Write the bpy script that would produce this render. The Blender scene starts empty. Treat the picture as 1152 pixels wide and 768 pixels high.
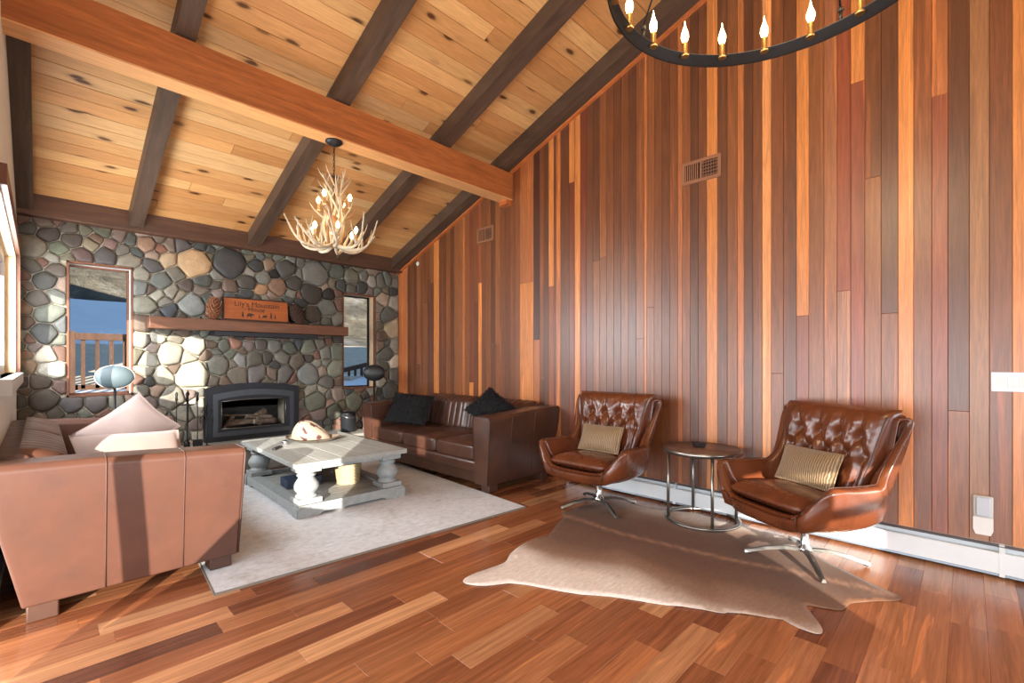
import bpy, bmesh, math, random
from mathutils import Vector, Matrix, noise
PI = math.pi
C = bpy.context.scene.collection
RND = random.Random(7)

# ------------------------------------------------------------------ camera model (also used to turn measured points into metres)
VX, VY, HOR = 1088.0, 45.0, 407.0
FP = math.sqrt((VX-576)*(576-VY))
CS = FP/math.hypot(FP, VX-576); SN = (VX-576)/math.hypot(FP, VX-576)
CAMH = 1.30
def at_y(px, py, Y):
    u = (px-576)/FP; X = Y*(CS+SN*u)/(SN-CS*u); d = CS*X+SN*Y
    return X, CAMH+(HOR-py)/FP*d
W = 4.10       # wood wall
D = 6.64       # stone wall
XL = -0.16     # window wall on the left
XE = -1.0      # outer wall of the wider part behind the camera
YB = -4.0      # wall behind the camera
YRET = 3.35
RIDGE = 0.30
def z_under(Y):                    # underside of the rafters
    return 2.814+.35*(6.405-Y) if Y >= RIDGE else 2.814+.35*(6.405-RIDGE)-.35*(RIDGE-Y)
RAFT = .165

# ------------------------------------------------------------------ colour / material helpers
def lin(c):
    out = []
    for v in c:
        v /= 255.0
        out.append(v/12.92 if v <= .04045 else ((v+.055)/1.055)**2.4)
    return tuple(out)
def rgba(c): return lin(c)+(1.0,)

class NT:
    def __init__(s, name):
        s.m = bpy.data.materials.new(name); s.m.use_nodes = True
        s.n = s.m.node_tree.nodes; s.l = s.m.node_tree.links
        s.b = s.n['Principled BSDF']
    def node(s, t, **kw):
        x = s.n.new(t)
        for k, v in kw.items(): setattr(x, k, v)
        return x
    def link(s, a, b): s.l.new(a, b)
    def coords(s, scale=(1,1,1), kind='Object', rnd=None):
        tc = s.node('ShaderNodeTexCoord'); mp = s.node('ShaderNodeMapping')
        mp.inputs['Scale'].default_value = scale
        s.link(tc.outputs[kind], mp.inputs['Vector'])
        if rnd:
            at = s.node('ShaderNodeAttribute', attribute_name=rnd)
            vm = s.node('ShaderNodeVectorMath', operation='MULTIPLY_ADD')
            vm.inputs[1].default_value = (17, 23, 31)
            s.link(at.outputs['Vector'], vm.inputs[0]); s.link(mp.outputs[0], vm.inputs[2])
            return vm.outputs[0]
        return mp.outputs[0]
    def noise(s, vec, scale, detail=4, rough=.55, dist=0):
        t = s.node('ShaderNodeTexNoise'); t.inputs['Scale'].default_value = scale
        t.inputs['Detail'].default_value = detail; t.inputs['Roughness'].default_value = rough
        t.inputs['Distortion'].default_value = dist
        if vec is not None: s.link(vec, t.inputs['Vector'])
        return t.outputs['Fac']
    def ramp(s, fac, stops):
        r = s.node('ShaderNodeValToRGB'); e = r.color_ramp.elements
        while len(e) < len(stops): e.new(.5)
        for k, (p, c) in enumerate(stops):
            e[k].position = p; e[k].color = c if len(c) == 4 else tuple(c)+(1,)
        s.link(fac, r.inputs[0]); return r.outputs[0]
    def mix(s, fac, a, b, mode='MIX'):
        x = s.node('ShaderNodeMix', data_type='RGBA', blend_type=mode)
        for k, v in ((0, fac), (6, a), (7, b)):
            if isinstance(v, bpy.types.NodeSocket): s.link(v, x.inputs[k])
            else: x.inputs[k].default_value = v
        return x.outputs[2]
    def bump(s, h, strength=.3, dist=.01):
        x = s.node('ShaderNodeBump'); x.inputs['Strength'].default_value = strength
        x.inputs['Distance'].default_value = dist
        s.link(h, x.inputs['Height']); s.link(x.outputs[0], s.b.inputs['Normal'])
    def maprange(s, v, a, b, c, d):
        x = s.node('ShaderNodeMapRange')
        for k, q in ((1, a), (2, b), (3, c), (4, d)): x.inputs[k].default_value = q
        s.link(v, x.inputs[0]); return x.outputs[0]
    def set(s, **kw):
        for k, v in kw.items():
            k = k.replace('_', ' ')
            if isinstance(v, bpy.types.NodeSocket): s.link(v, s.b.inputs[k])
            else: s.b.inputs[k].default_value = v
        return s.m
def plain(name, c, rough=.5, metal=0., var=.12, nscale=12, bump=0., coat=0., spec=.5):
    t = NT(name); v = t.coords(); n = t.noise(v, nscale)
    a = tuple(x*(1-var) for x in lin(c))+(1,); b = tuple(min(1, x*(1+var)) for x in lin(c))+(1,)
    t.set(Base_Color=t.ramp(n, [(.3, a), (.7, b)]), Roughness=rough, Metallic=metal, Coat_Weight=coat)
    t.b.inputs['Specular IOR Level'].default_value = spec
    if bump: t.bump(t.noise(v, nscale*4), bump, .005)
    return t.m
def emis(name, c, s):
    t = NT(name); t.set(Base_Color=rgba(c), Emission_Color=rgba(c), Emission_Strength=s); return t.m
def woodmat(name, stretch, base=None, sap=None, attr='pcol', grain=.28, rough=.35, coat=.0, knots=0., fine=9., coatr=.2, wavy=1.2, bumpd=.002):
    """grain runs along the axis where stretch is small; colour from the plank attribute or a fixed base"""
    t = NT(name); v = t.coords(stretch, rnd='prnd' if attr else None)
    if attr:
        at = t.node('ShaderNodeAttribute', attribute_name=attr); col = at.outputs['Color']
    else:
        rg = t.node('ShaderNodeRGB'); rg.outputs[0].default_value = rgba(base); col = rg.outputs[0]
    g1 = t.noise(v, fine, 5, .6, wavy); g2 = t.noise(v, fine*.28, 3, .5, wavy*1.5); g3 = t.noise(v, fine*4, 3, .6, .3)
    lo = 1-grain; hi = 1+grain*.8
    c1 = t.mix(1.0, col, t.ramp(g1, [(.25, (lo, lo*.96, lo*.92)), (.75, (hi, hi, hi))]), 'MULTIPLY')
    c2 = t.mix(1.0, c1, t.ramp(g2, [(.3, (lo, lo*.97, lo*.95)), (.72, (hi, hi, hi))]), 'MULTIPLY')
    c3 = t.mix(.45, c2, t.mix(1.0, c2, t.ramp(g3, [(.35, (.72,.7,.68)), (.6, (1.06,1.06,1.06))]), 'MULTIPLY'))
    if sap:
        vs = t.coords(sap[0], rnd='prnd' if attr else None); sn = t.noise(vs, 1.6, 4, .55, .8)
        c3 = t.mix(t.ramp(sn, [(sap[1], (0,0,0)), (sap[1]+.05, (.75,.75,.75))]), c3, t.mix(1., c3, (1.75,1.6,1.35,1), 'MULTIPLY'))
        c3 = t.mix(t.ramp(sn, [(.30, (.5,.5,.5)), (.40, (0,0,0))]), c3, t.mix(1., c3, (.62,.58,.55,1), 'MULTIPLY'))
    if knots:
        vo = t.node('ShaderNodeTexVoronoi'); vo.inputs['Scale'].default_value = 1.0; vo.inputs['Randomness'].default_value = 1
        mv = t.node('ShaderNodeVectorMath', operation='MULTIPLY'); t.link(v, mv.inputs[0])
        mv.inputs[1].default_value = KN[name]
        t.link(mv.outputs[0], vo.inputs['Vector'])
        f = t.ramp(vo.outputs['Distance'], [(0, (1,1,1)), (knots*.55, (.9,.9,.9)), (knots, (0,0,0))])
        c3 = t.mix(f, c3, t.mix(1., c3, (.16,.10,.07,1), 'MULTIPLY'))
    t.set(Base_Color=c3, Roughness=rough, Coat_Weight=coat, Coat_Roughness=coatr)
    t.bump(g1, .12, bumpd)
    return t.m
KN = {}

# ------------------------------------------------------------------ mesh helpers
class MB:
    def __init__(s): s.v = []; s.f = []; s.col = []; s.rnd = []; s.c = None; s.r = None; s.smooth = []
    def face(s, idx, sm=False):
        s.f.append(tuple(idx)); s.col.append(s.c); s.rnd.append(s.r); s.smooth.append(sm)
    def add(s, pts):
        n = len(s.v); s.v.extend([tuple(p) for p in pts]); return n
    def box(s, lo, hi, M=None):
        x0,y0,z0 = lo; x1,y1,z1 = hi
        p = [(x0,y0,z0),(x1,y0,z0),(x1,y1,z0),(x0,y1,z0),(x0,y0,z1),(x1,y0,z1),(x1,y1,z1),(x0,y1,z1)]
        if M: p = [M @ Vector(q) for q in p]
        n = s.add(p)
        for q in ((0,3,2,1),(4,5,6,7),(0,1,5,4),(1,2,6,5),(2,3,7,6),(3,0,4,7)): s.face([n+k for k in q])
        return s
    def cbox(s, lo, hi, b, M=None, seg=2):
        bm = bmesh.new(); bmesh.ops.create_cube(bm, size=1)
        for v in bm.verts:
            v.co = Vector([(lo[k]+hi[k])/2+(hi[k]-lo[k])*v.co[k] for k in range(3)])
        b = min(b, .49*min(hi[k]-lo[k] for k in range(3)))
        bmesh.ops.bevel(bm, geom=bm.edges[:]+bm.verts[:], offset=b, segments=seg, profile=.5, affect='EDGES', clamp_overlap=True)
        bm.normal_update(); s.frombm(bm, M, 'box'); return s
    def frombm(s, bm, M=None, sm=True):
        bm.verts.index_update(); n = len(s.v)
        for v in bm.verts: s.v.append(tuple(M @ v.co if M else v.co))
        for f in bm.faces: s.face([n+v.index for v in f.verts], (max(abs(c) for c in f.normal) < .999) if sm == 'box' else sm)
        bm.free()
    def prism(s, poly, axis, a, b, sm=False):
        """poly = 2-D outline, extruded along axis between a and b"""
        def P(u, w, t):
            return {'x': (t,u,w), 'y': (u,t,w), 'z': (u,w,t)}[axis]
        n = len(poly); k = s.add([P(u,w,a) for u,w in poly]+[P(u,w,b) for u,w in poly])
        s.face([k+i for i in range(n)][::-1]); s.face([k+n+i for i in range(n)])
        for i in range(n): s.face([k+i, k+(i+1)%n, k+n+(i+1)%n, k+n+i], sm)
        return s
    def tube(s, path, radii, n=8, cap=True, flat=1.0):
        P = [Vector(p) for p in path]
        if not hasattr(radii, '__len__'): radii = [radii]*len(P)
        up = None; base = len(s.v)
        for i, p in enumerate(P):
            t = (P[min(i+1,len(P)-1)]-P[max(i-1,0)]).normalized()
            if up is None:
                up = Vector((0,0,1)) if abs(t.z) < .9 else Vector((1,0,0))
            a = t.cross(up)
            if a.length < 1e-6: a = t.cross(Vector((0,1,0)))
            a.normalize(); b = a.cross(t).normalized(); up = b
            for k in range(n):
                w = 2*PI*k/n; s.v.append(tuple(p+radii[i]*(math.cos(w)*a+math.sin(w)*flat*b)))
        for i in range(len(P)-1):
            for k in range(n):
                s.face([base+i*n+k, base+i*n+(k+1)%n, base+(i+1)*n+(k+1)%n, base+(i+1)*n+k], True)
        if cap:
            s.face([base+k for k in range(n)][::-1]); e = base+(len(P)-1)*n; s.face([e+k for k in range(n)])
        return s
    def loop_tube(s, path, r, n=8):
        P = [Vector(p) for p in path]; m = len(P); base = len(s.v)
        for i, p in enumerate(P):
            t = (P[(i+1)%m]-P[i-1]).normalized(); up = Vector((0,0,1)) if abs(t.z) < .95 else Vector((1,0,0))
            a = t.cross(up).normalized(); b = a.cross(t).normalized()
            for k in range(n):
                w = 2*PI*k/n; s.v.append(tuple(p+r*(math.cos(w)*a+math.sin(w)*b)))
        for i in range(m):
            for k in range(n):
                s.face([base+i*n+k, base+i*n+(k+1)%n, base+((i+1)%m)*n+(k+1)%n, base+((i+1)%m)*n+k], True)
        return s
    def lathe(s, prof, n=24, c=(0,0,0), M=None, sm=True, cap=True):
        base = len(s.v)
        for r, z in prof:
            for k in range(n):
                w = 2*PI*k/n; p = Vector((c[0]+r*math.cos(w), c[1]+r*math.sin(w), c[2]+z))
                s.v.append(tuple(M @ p if M else p))
        m = len(prof)
        for i in range(m-1):
            for k in range(n):
                s.face([base+i*n+k, base+i*n+(k+1)%n, base+(i+1)*n+(k+1)%n, base+(i+1)*n+k], sm)
        if cap: s.face([base+k for k in range(n)][::-1]); e = base+(m-1)*n; s.face([e+k for k in range(n)])
        return s
    def grid(s, fn, nu, nv, wrapu=False, sm=True):
        base = len(s.v)
        for i in range(nu):
            for j in range(nv): s.v.append(tuple(fn(i/(nu if wrapu else nu-1), j/(nv-1))))
        for i in range(nu if wrapu else nu-1):
            for j in range(nv-1):
                a = base+i*nv+j; b = base+((i+1)%nu)*nv+j
                s.face([a, b, b+1, a+1], sm)
        return base
    def sphere(s, c, r, n=12, m=8, M=None):
        prof = [(max(1e-4, math.sin(PI*i/m)), -math.cos(PI*i/m)) for i in range(m+1)]
        R = r if hasattr(r, '__len__') else (r,r,r)
        T = Matrix.Translation(c) @ (M or Matrix()) @ Matrix.Diagonal((R[0],R[1],R[2],1))
        return s.lathe(prof, n, M=T)
    def build(s, name, mat, parent=None, sub=0, weld=False, fixn=False):
        me = bpy.data.meshes.new(name); me.from_pydata(s.v, [], s.f)
        me.polygons.foreach_set('use_smooth', s.smooth)
        if any(c is not None for c in s.col):
            for nm, arr in (('pcol', s.col), ('prnd', s.rnd)):
                at = me.color_attributes.new(nm, 'FLOAT_COLOR', 'CORNER'); d = []
                for p, c in zip(me.polygons, arr):
                    c = c or (.5,.5,.5); d.extend(list(c[:3])+[1.0] if len(c) >= 3 else [c[0]]*3+[1.0]); 
                    d.extend((list(c[:3])+[1.0])*(p.loop_total-1))
                at.data.foreach_set('color', d)
        if weld or fixn:
            bm = bmesh.new(); bm.from_mesh(me)
            if weld: bmesh.ops.remove_doubles(bm, verts=bm.verts, dist=1e-4)
            if fixn: bmesh.ops.recalc_face_normals(bm, faces=bm.faces)
            bm.to_mesh(me); bm.free()
        me.materials.append(mat); me.update()
        o = bpy.data.objects.new(name, me); C.objects.link(o)
        if parent: o.parent = parent
        if sub:
            md = o.modifiers.new('sub', 'SUBSURF'); md.levels = sub; md.render_levels = sub
        return o

def tag(o, label=None, cat=None, group=None, kind=None):
    if label: o['label'] = label
    if cat: o['category'] = cat
    if group: o['group'] = group
    if kind: o['kind'] = kind
    return o
def thing(name, label, cat, loc=(0,0,0), rz=0., group=None):
    o = bpy.data.objects.new(name, None); C.objects.link(o); o.empty_display_size = .1
    o.location = loc; o.rotation_euler = (0,0,rz)
    return tag(o, label, cat, group)
def crom(pts, n, closed=False):
    P = [Vector(p) for p in pts]; m = len(P); out = []
    segs = m if closed else m-1
    for i in range(n):
        t = i/(n if closed else n-1)*segs; k = min(int(t), segs-1); f = t-k
        if closed: a,b,c,d = P[(k-1)%m], P[k%m], P[(k+1)%m], P[(k+2)%m]
        else: a,b,c,d = P[max(k-1,0)], P[k], P[k+1], P[min(k+2,m-1)]
        out.append(.5*((2*b)+(c-a)*f+(2*a-5*b+4*c-d)*f*f+(3*b-a-3*c+d)*f**3))
    return out
def vnoise(p, s=1.0): return noise.noise(Vector(p)*s)
from mathutils.bvhtree import BVHTree
def tree_of(objs):
    bpy.context.view_layer.update(); dg = bpy.context.evaluated_depsgraph_get(); V = []; F = []
    for o in objs:
        for q in [o]+list(o.children_recursive):
            if q.type != 'MESH': continue
            ev = q.evaluated_get(dg); me = ev.to_mesh(); n = len(V); M = q.matrix_world
            V += [M @ v.co for v in me.vertices]; F += [[n+k for k in p.vertices] for p in me.polygons]; ev.to_mesh_clear()
    return BVHTree.FromPolygons(V, F)
def settle(o, others, d, step=.004, most=80):
    """move a resting thing along d just until it no longer cuts into what carries it"""
    t = tree_of(others); d = Vector(d).normalized()
    for k in range(most):
        if not tree_of([o]).overlap(t): return k
        o.location = o.location + d*step
    return most
def rotz(a): return Matrix.Rotation(a, 4, 'Z')
def TR(loc, rx=0, ry=0, rz=0):
    return Matrix.Translation(loc) @ Matrix.Rotation(rz,4,'Z') @ Matrix.Rotation(ry,4,'Y') @ Matrix.Rotation(rx,4,'X')

# ------------------------------------------------------------------ materials
KN['pine_ceiling'] = (1.5, 7.0, 0.0)
KN['purlin_wood'] = (1.2, 4.5, 4.5)
m_floor = woodmat('floor_planks', (.55, 15, 15), sap=((.8,10,10), .64), grain=.24, rough=.27, coat=.35, fine=3.0, coatr=.16, wavy=1.6)
m_wall = woodmat('cedar_wall', (22, 22, 1.0), sap=((14,14,.30), .60), grain=.25, rough=.42, coat=1.0, fine=3.0, coatr=.34, wavy=2.2)
m_ceil = woodmat('pine_ceiling', (1.0, 14, 14), grain=.12, rough=.5, fine=2.6, wavy=1.2)
def ceil_mat():
    t = NT('pine_boards'); v = t.coords((1.0, 12, 12), rnd='prnd')
    col = t.node('ShaderNodeAttribute', attribute_name='pcol').outputs['Color']
    g1 = t.noise(v, 2.4, 5, .6, 1.4); g2 = t.noise(v, 8, 3, .6, .4)
    c = t.mix(1., col, t.ramp(g1, [(.25,(.80,.76,.70)), (.75,(1.12,1.1,1.08))]), 'MULTIPLY')
    c = t.mix(.5, c, t.mix(1., c, t.ramp(g2, [(.3,(.82,.78,.74)), (.7,(1.08,1.08,1.06))]), 'MULTIPLY'))
    kv = t.coords((2.6, 7.2, 7.2), rnd='prnd')
    nz = t.node('ShaderNodeTexNoise'); nz.inputs['Scale'].default_value = 2.; t.link(kv, nz.inputs['Vector'])
    wv = t.node('ShaderNodeVectorMath', operation='MULTIPLY_ADD'); wv.inputs[1].default_value = (.25,.25,.25)
    t.link(nz.outputs['Color'], wv.inputs[0]); t.link(kv, wv.inputs[2])
    vo = t.node('ShaderNodeTexVoronoi', voronoi_dimensions='2D'); vo.inputs['Scale'].default_value = 1.0
    t.link(wv.outputs[0], vo.inputs['Vector'])
    sel = t.ramp(t.node('ShaderNodeSeparateColor').outputs[0], [(0,(0,0,0)),(1,(1,1,1))]) if False else None
    sc = t.node('ShaderNodeSeparateColor'); t.link(vo.outputs['Color'], sc.inputs[0])
    pick = t.ramp(sc.outputs[0], [(.70,(0,0,0)), (.76,(1,1,1))])
    ring = t.ramp(vo.outputs['Distance'], [(.0,(1,1,1)), (.09,(.95,.95,.95)), (.17,(.18,.18,.18)), (.3,(0,0,0))])
    k = t.mix(1., pick, ring, 'MULTIPLY')
    c = t.mix(k, c, t.mix(1., c, (.14,.085,.055,1), 'MULTIPLY'))
    t.set(Base_Color=c, Roughness=.48); t.bump(g1, .1, .002); return t.m
m_ceil = ceil_mat()
m_dark = woodmat('dark_beam', (14, 1.0, 3), base=(84,65,51), attr=None, grain=.3, rough=.55, fine=1.6)
m_head = woodmat('header_beam', (1.0, 14, 14), base=(88,58,40), attr=None, grain=.32, rough=.55, fine=1.6)
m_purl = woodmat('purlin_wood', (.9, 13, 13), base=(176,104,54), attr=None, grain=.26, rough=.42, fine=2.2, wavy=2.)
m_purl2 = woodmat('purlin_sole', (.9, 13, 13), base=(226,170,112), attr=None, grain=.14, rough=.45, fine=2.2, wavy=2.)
m_trim = woodmat('cedar_trim', (12, 1.0, 12), base=(196,112,58), attr=None, grain=.18, rough=.42, fine=2.)
m_trimz = woodmat('window_trim_wood', (12, 12, 1.2), base=(116,72,48), attr=None, grain=.2, rough=.45, fine=2.)
m_jamb = woodmat('pale_jamb_wood', (12, 12, 1.2), base=(236,206,164), attr=None, grain=.1, rough=.45, fine=2.)
m_mant = woodmat('mantel_wood', (1.2, 14, 14), base=(104,66,44), attr=None, grain=.3, rough=.45, fine=2.)
m_white = plain('white_paint', (226,226,222), .6, var=.02)
m_sillgrey = plain('grey_white_sill', (196,194,188), .5, var=.03)
m_metalwhite = plain('heater_enamel', (226,232,234), .4, var=.02)
m_metalgrey = plain('heater_grey', (120,128,136), .35, .4, var=.05)
m_steel = plain('brushed_steel', (150,148,142), .3, .95, var=.08, nscale=40)
m_chrome = plain('polished_metal', (205,205,205), .16, 1., var=.03)
m_black = plain('black_metal', (32,31,31), .42, .6, var=.1)
m_blackpl = plain('black_plastic', (28,29,31), .45, 0, var=.1)
m_iron = plain('slate_iron', (42,44,49), .45, .55, var=.06)
m_iron2 = plain('dark_iron', (44,46,50), .5, .4, var=.08)
m_fireb = plain('firebox_lining', (52,50,50), .8, var=.2)
m_glass = None
def glassm():
    t = NT('window_glass'); n = t.n; out = n['Material Output']
    tr = t.node('ShaderNodeBsdfTransparent'); tr.inputs[0].default_value = (.96,.97,.97,1)
    gl = t.node('ShaderNodeBsdfGlossy'); gl.inputs['Roughness'].default_value = .02
    lw = t.node('ShaderNodeLayerWeight'); lw.inputs[0].default_value = .5
    pw = t.node('ShaderNodeMath', operation='POWER'); pw.inputs[1].default_value = 4.; t.link(lw.outputs['Facing'], pw.inputs[0])
    fr = t.node('ShaderNodeMath', operation='MULTIPLY_ADD'); fr.inputs[1].default_value = .25; fr.inputs[2].default_value = .0015; t.link(pw.outputs[0], fr.inputs[0])
    mx = t.node('ShaderNodeMixShader'); t.link(fr.outputs[0], mx.inputs[0]); t.link(tr.outputs[0], mx.inputs[1]); t.link(gl.outputs[0], mx.inputs[2])
    t.link(mx.outputs[0], out.inputs['Surface']); return t.m
m_glass = glassm()
def leather(name, c, c2, rough=.38, coat=.15, scale=6, bump=.15):
    t = NT(name); v = t.coords(); n = t.noise(v, scale, 5, .6, .3); n2 = t.noise(v, 140, 3, .6)
    col = t.ramp(n, [(.3, rgba(c2)), (.7, rgba(c))])
    r = t.maprange(n, .3, .7, rough+.08, rough-.05)
    t.set(Base_Color=col, Roughness=r, Coat_Weight=coat, Coat_Roughness=.25); t.bump(n2, bump, .0015); return t.m
m_leather = leather('brown_sofa_leather', (92,59,46), (79,49,37), .42, .1)
m_leatherd = leather('dark_sofa_leather', (84,54,41), (62,39,30), .33, .2)
m_cognac = leather('cognac_leather', (110,58,33), (84,43,24), .24, .4, 5, .1)
m_seam = plain('leather_seam', (78,48,36), .6)
m_piping = plain('dark_piping', (58,32,22), .5)
m_foot = plain('dark_wood_foot', (70,44,32), .45)
m_footl = plain('pale_wood_foot', (196,150,100), .45)
def fabric(name, c, c2, sc=160, rough=.9, bump=.4, sheen=.2):
    t = NT(name); v = t.coords(); n = t.noise(v, sc, 3, .6); n2 = t.noise(v, 7, 3)
    t.set(Base_Color=t.mix(.4, t.ramp(n2, [(.3, rgba(c2)), (.7, rgba(c))]), t.ramp(n, [(.3, rgba(c2)), (.7, rgba(c))])), Roughness=rough, Sheen_Weight=sheen)
    t.bump(n, bump, .003); return t.m
m_blush = fabric('blush_linen', (166,146,139), (153,134,128), 220)
m_fur = fabric('black_fur', (17,18,20), (8,8,10), 90, .9, .8, .0)
def gold_fab():
    t = NT('ribbed_gold_fabric'); v = t.coords()
    w = t.node('ShaderNodeTexWave', wave_type='BANDS', bands_direction='X'); w.inputs['Scale'].default_value = 22
    w.inputs['Distortion'].default_value = 3; w.inputs['Detail'].default_value = 2; w.inputs['Detail Scale'].default_value = 2
    t.link(v, w.inputs['Vector'])
    t.set(Base_Color=t.ramp(w.outputs['Fac'], [(.15, rgba((90,70,46))), (.8, rgba((152,122,84)))]), Roughness=.5, Sheen_Weight=.3)
    t.bump(w.outputs['Fac'], .5, .004); return t.m
m_gold = gold_fab()
m_grayw = woodmat('weathered_grey_wood', (14, 1.4, 14), base=(158,163,160), attr=None, grain=.10, rough=.6, fine=1.5)
m_grayl = plain('weathered_grey_leg', (146,151,151), .6, var=.12, nscale=18, bump=.1)
def rugm():
    t = NT('mottled_rug'); v = t.coords((1,1,1)); n = t.noise(v, 2.2, 6, .7, .6); n2 = t.noise(v, 160, 2, .7); n3 = t.noise(v, 22, 5, .75)
    vs = t.coords((1, 6, 1)); n4 = t.noise(vs, 10, 4, .7)
    c = t.ramp(n, [(.3, rgba((158,154,146))), (.44, rgba((198,205,212))), (.62, rgba((216,223,232))), (.8, rgba((182,190,200)))])
    c = t.mix(.35, c, t.ramp(n3, [(.35, rgba((150,144,138))), (.55, rgba((222,222,222)))]))
    c = t.mix(.25, c, t.ramp(n4, [(.35, rgba((140,132,122))), (.6, rgba((226,226,226)))]))
    t.set(Base_Color=c, Roughness=.95, Sheen_Weight=.15); t.bump(n2, .6, .006); return t.m
m_rug = rugm()
def hidem():
    t = NT('cowhide'); v = t.coords((1,1,1)); at = t.node('ShaderNodeAttribute', attribute_name='pcol').outputs['Color']
    vs = t.coords((3, 9, 3)); n = t.noise(vs, 7, 4, .6, .8); n2 = t.noise(v, 300, 2)
    c = t.mix(1., at, t.ramp(n, [(.3, (.82,.8,.78)), (.7, (1.12,1.12,1.12))]), 'MULTIPLY')
    t.set(Base_Color=c, Roughness=.62, Sheen_Weight=.05); t.bump(n2, .35, .003); return t.m
m_hide = hidem()
def stonem():
    t = NT('river_stone'); v = t.coords(); at = t.node('ShaderNodeAttribute', attribute_name='pcol').outputs['Color']
    n = t.noise(v, 9, 6, .65, .5); n2 = t.noise(v, 70, 4, .7); n3 = t.noise(v, 3, 3)
    c = t.mix(1., at, t.ramp(n, [(.25, (.66,.66,.68)), (.75, (1.28,1.26,1.22))]), 'MULTIPLY')
    c = t.mix(.35, c, t.mix(1., c, t.ramp(n2, [(.35, (.6,.6,.6)), (.65, (1.3,1.3,1.3))]), 'MULTIPLY'))
    t.set(Base_Color=c, Roughness=.62); t.b.inputs['Specular IOR Level'].default_value = .35
    t.bump(n, .35, .02); return t.m
m_stone = stonem()
m_antler = plain('antler_bone', (190,176,150), .5, var=.24, nscale=9)
m_antler2 = plain('antler_core', (150,112,72), .55, var=.3, nscale=9)
m_bulb = emis('warm_bulb', (255,214,150), 14.)
m_bulb2 = emis('warm_flame_bulb', (255,216,150), 16.)
m_sleeve = plain('candle_sleeve', (196,160,112), .5)
m_brass = plain('brass_cup', (186,140,84), .3, .8, var=.05)
m_cone = plain('pine_cone', (124,76,46), .7, var=.4, nscale=60)
m_cone2 = plain('dark_pine_cone', (70,48,36), .7, var=.4, nscale=60)
m_signw = woodmat('sign_board_wood', (1.5, 12, 12), base=(164,90,42), attr=None, grain=.25, rough=.4, fine=2)
m_signd = plain('sign_dark_edge', (58,34,22), .5)
m_vent = plain('bronze_vent_paint', (150,104,76), .45, .2, var=.05)
m_ventd = plain('vent_dark_hollow', (30,22,18), .8)
m_wicker = plain('pale_wicker', (168,148,112), .7, var=.2, nscale=50)
m_navy = plain('navy_box_card', (40,52,72), .55)
m_log = plain('charred_log', (106,90,78), .85, var=.35, nscale=20, bump=.4)
m_ash = plain('pale_log_end', (172,150,124), .85, var=.3, nscale=20)
m_speakl = plain('pale_grey_mesh', (72,85,90), .6, var=.04)
m_snow = plain('snow', (236,240,246), .75, var=.04, nscale=2)
def hillm():
    t = NT('scrub_hillside'); v = t.coords(); n = t.noise(v, .34, 6, .6, .6); n2 = t.noise(v, 1.3, 6, .7, .5)
    c = t.ramp(n, [(.3, rgba((40,38,34))), (.45, rgba((84,76,62))), (.58, rgba((112,102,84))), (.74, rgba((190,192,196)))])
    c = t.mix(.55, c, t.ramp(n2, [(.36, rgba((30,30,28))), (.55, rgba((104,94,78))), (.7, rgba((150,148,142)))]))
    t.set(Base_Color=c, Roughness=.95); t.bump(n2, .8, .3); return t.m
m_hill = hillm()
m_deck = woodmat('deck_wood', (10, 1.2, 2), base=(88,60,44), attr=None, grain=.25, rough=.7, fine=2)
m_conc = plain('pale_concrete', (200,186,166), .9, var=.1, nscale=4)
m_rock = plain('dark_rock', (66,58,52), .9, var=.3, nscale=4, bump=.4)

# ------------------------------------------------------------------ the room shell
def plank_box(mb, P, col, rnd, ch=.002, dep=.003):
    """one board as a quad (4 points, in order) with a chamfered rim"""
    mb.c = col; mb.r = rnd
    P = [Vector(p) for p in P]; c = sum(P, Vector())/4
    nrm = (P[1]-P[0]).cross(P[3]-P[0]).normalized()
    inn = []
    for i, p in enumerate(P):
        a = (P[(i+1)%4]-p).normalized(); b = (P[i-1]-p).normalized(); inn.append(p+(a+b)*ch)
    k = mb.add([p-nrm*dep for p in P]+inn)
    mb.face([k+4,k+5,k+6,k+7])
    for i in range(4): mb.face([k+i, k+(i+1)%4, k+4+(i+1)%4, k+4+i])

# floor
mb = MB(); rr = random.Random(11)
FC = [(156,100,66),(172,114,76),(140,86,56),(186,132,92),(122,72,47),(166,106,68),(198,146,104),(148,92,60),(104,62,44)]
FWt = [5,5,4,3.2,2.4,4,1.6,4,1.2]
y = YB; 
while y < D:
    y1 = min(y+.131, D); x = XE-rr.uniform(0, .9)
    while x < W:
        x1 = x+rr.choice((.45,.6,.75,.9,1.05,1.2)); a = max(x, XE); b = min(x1, W)
        if b > a+.01:
            c = rr.choices(FC, FWt)[0]; k = rr.uniform(.88,1.12)
            plank_box(mb, [(a,y,0),(b,y,0),(b,y1,0),(a,y1,0)], tuple(q*k for q in lin(c)), (rr.random(),rr.random(),rr.random()), .0012, .0015)
        x = x1
    y = y1
mb.c = lin((60,34,22)); mb.r = (.5,.5,.5); mb.box((XE-.2,YB-.2,-.15),(W+.25,D+.3,-.0016))
tag(mb.build('floor', m_floor), kind='structure')

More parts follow.
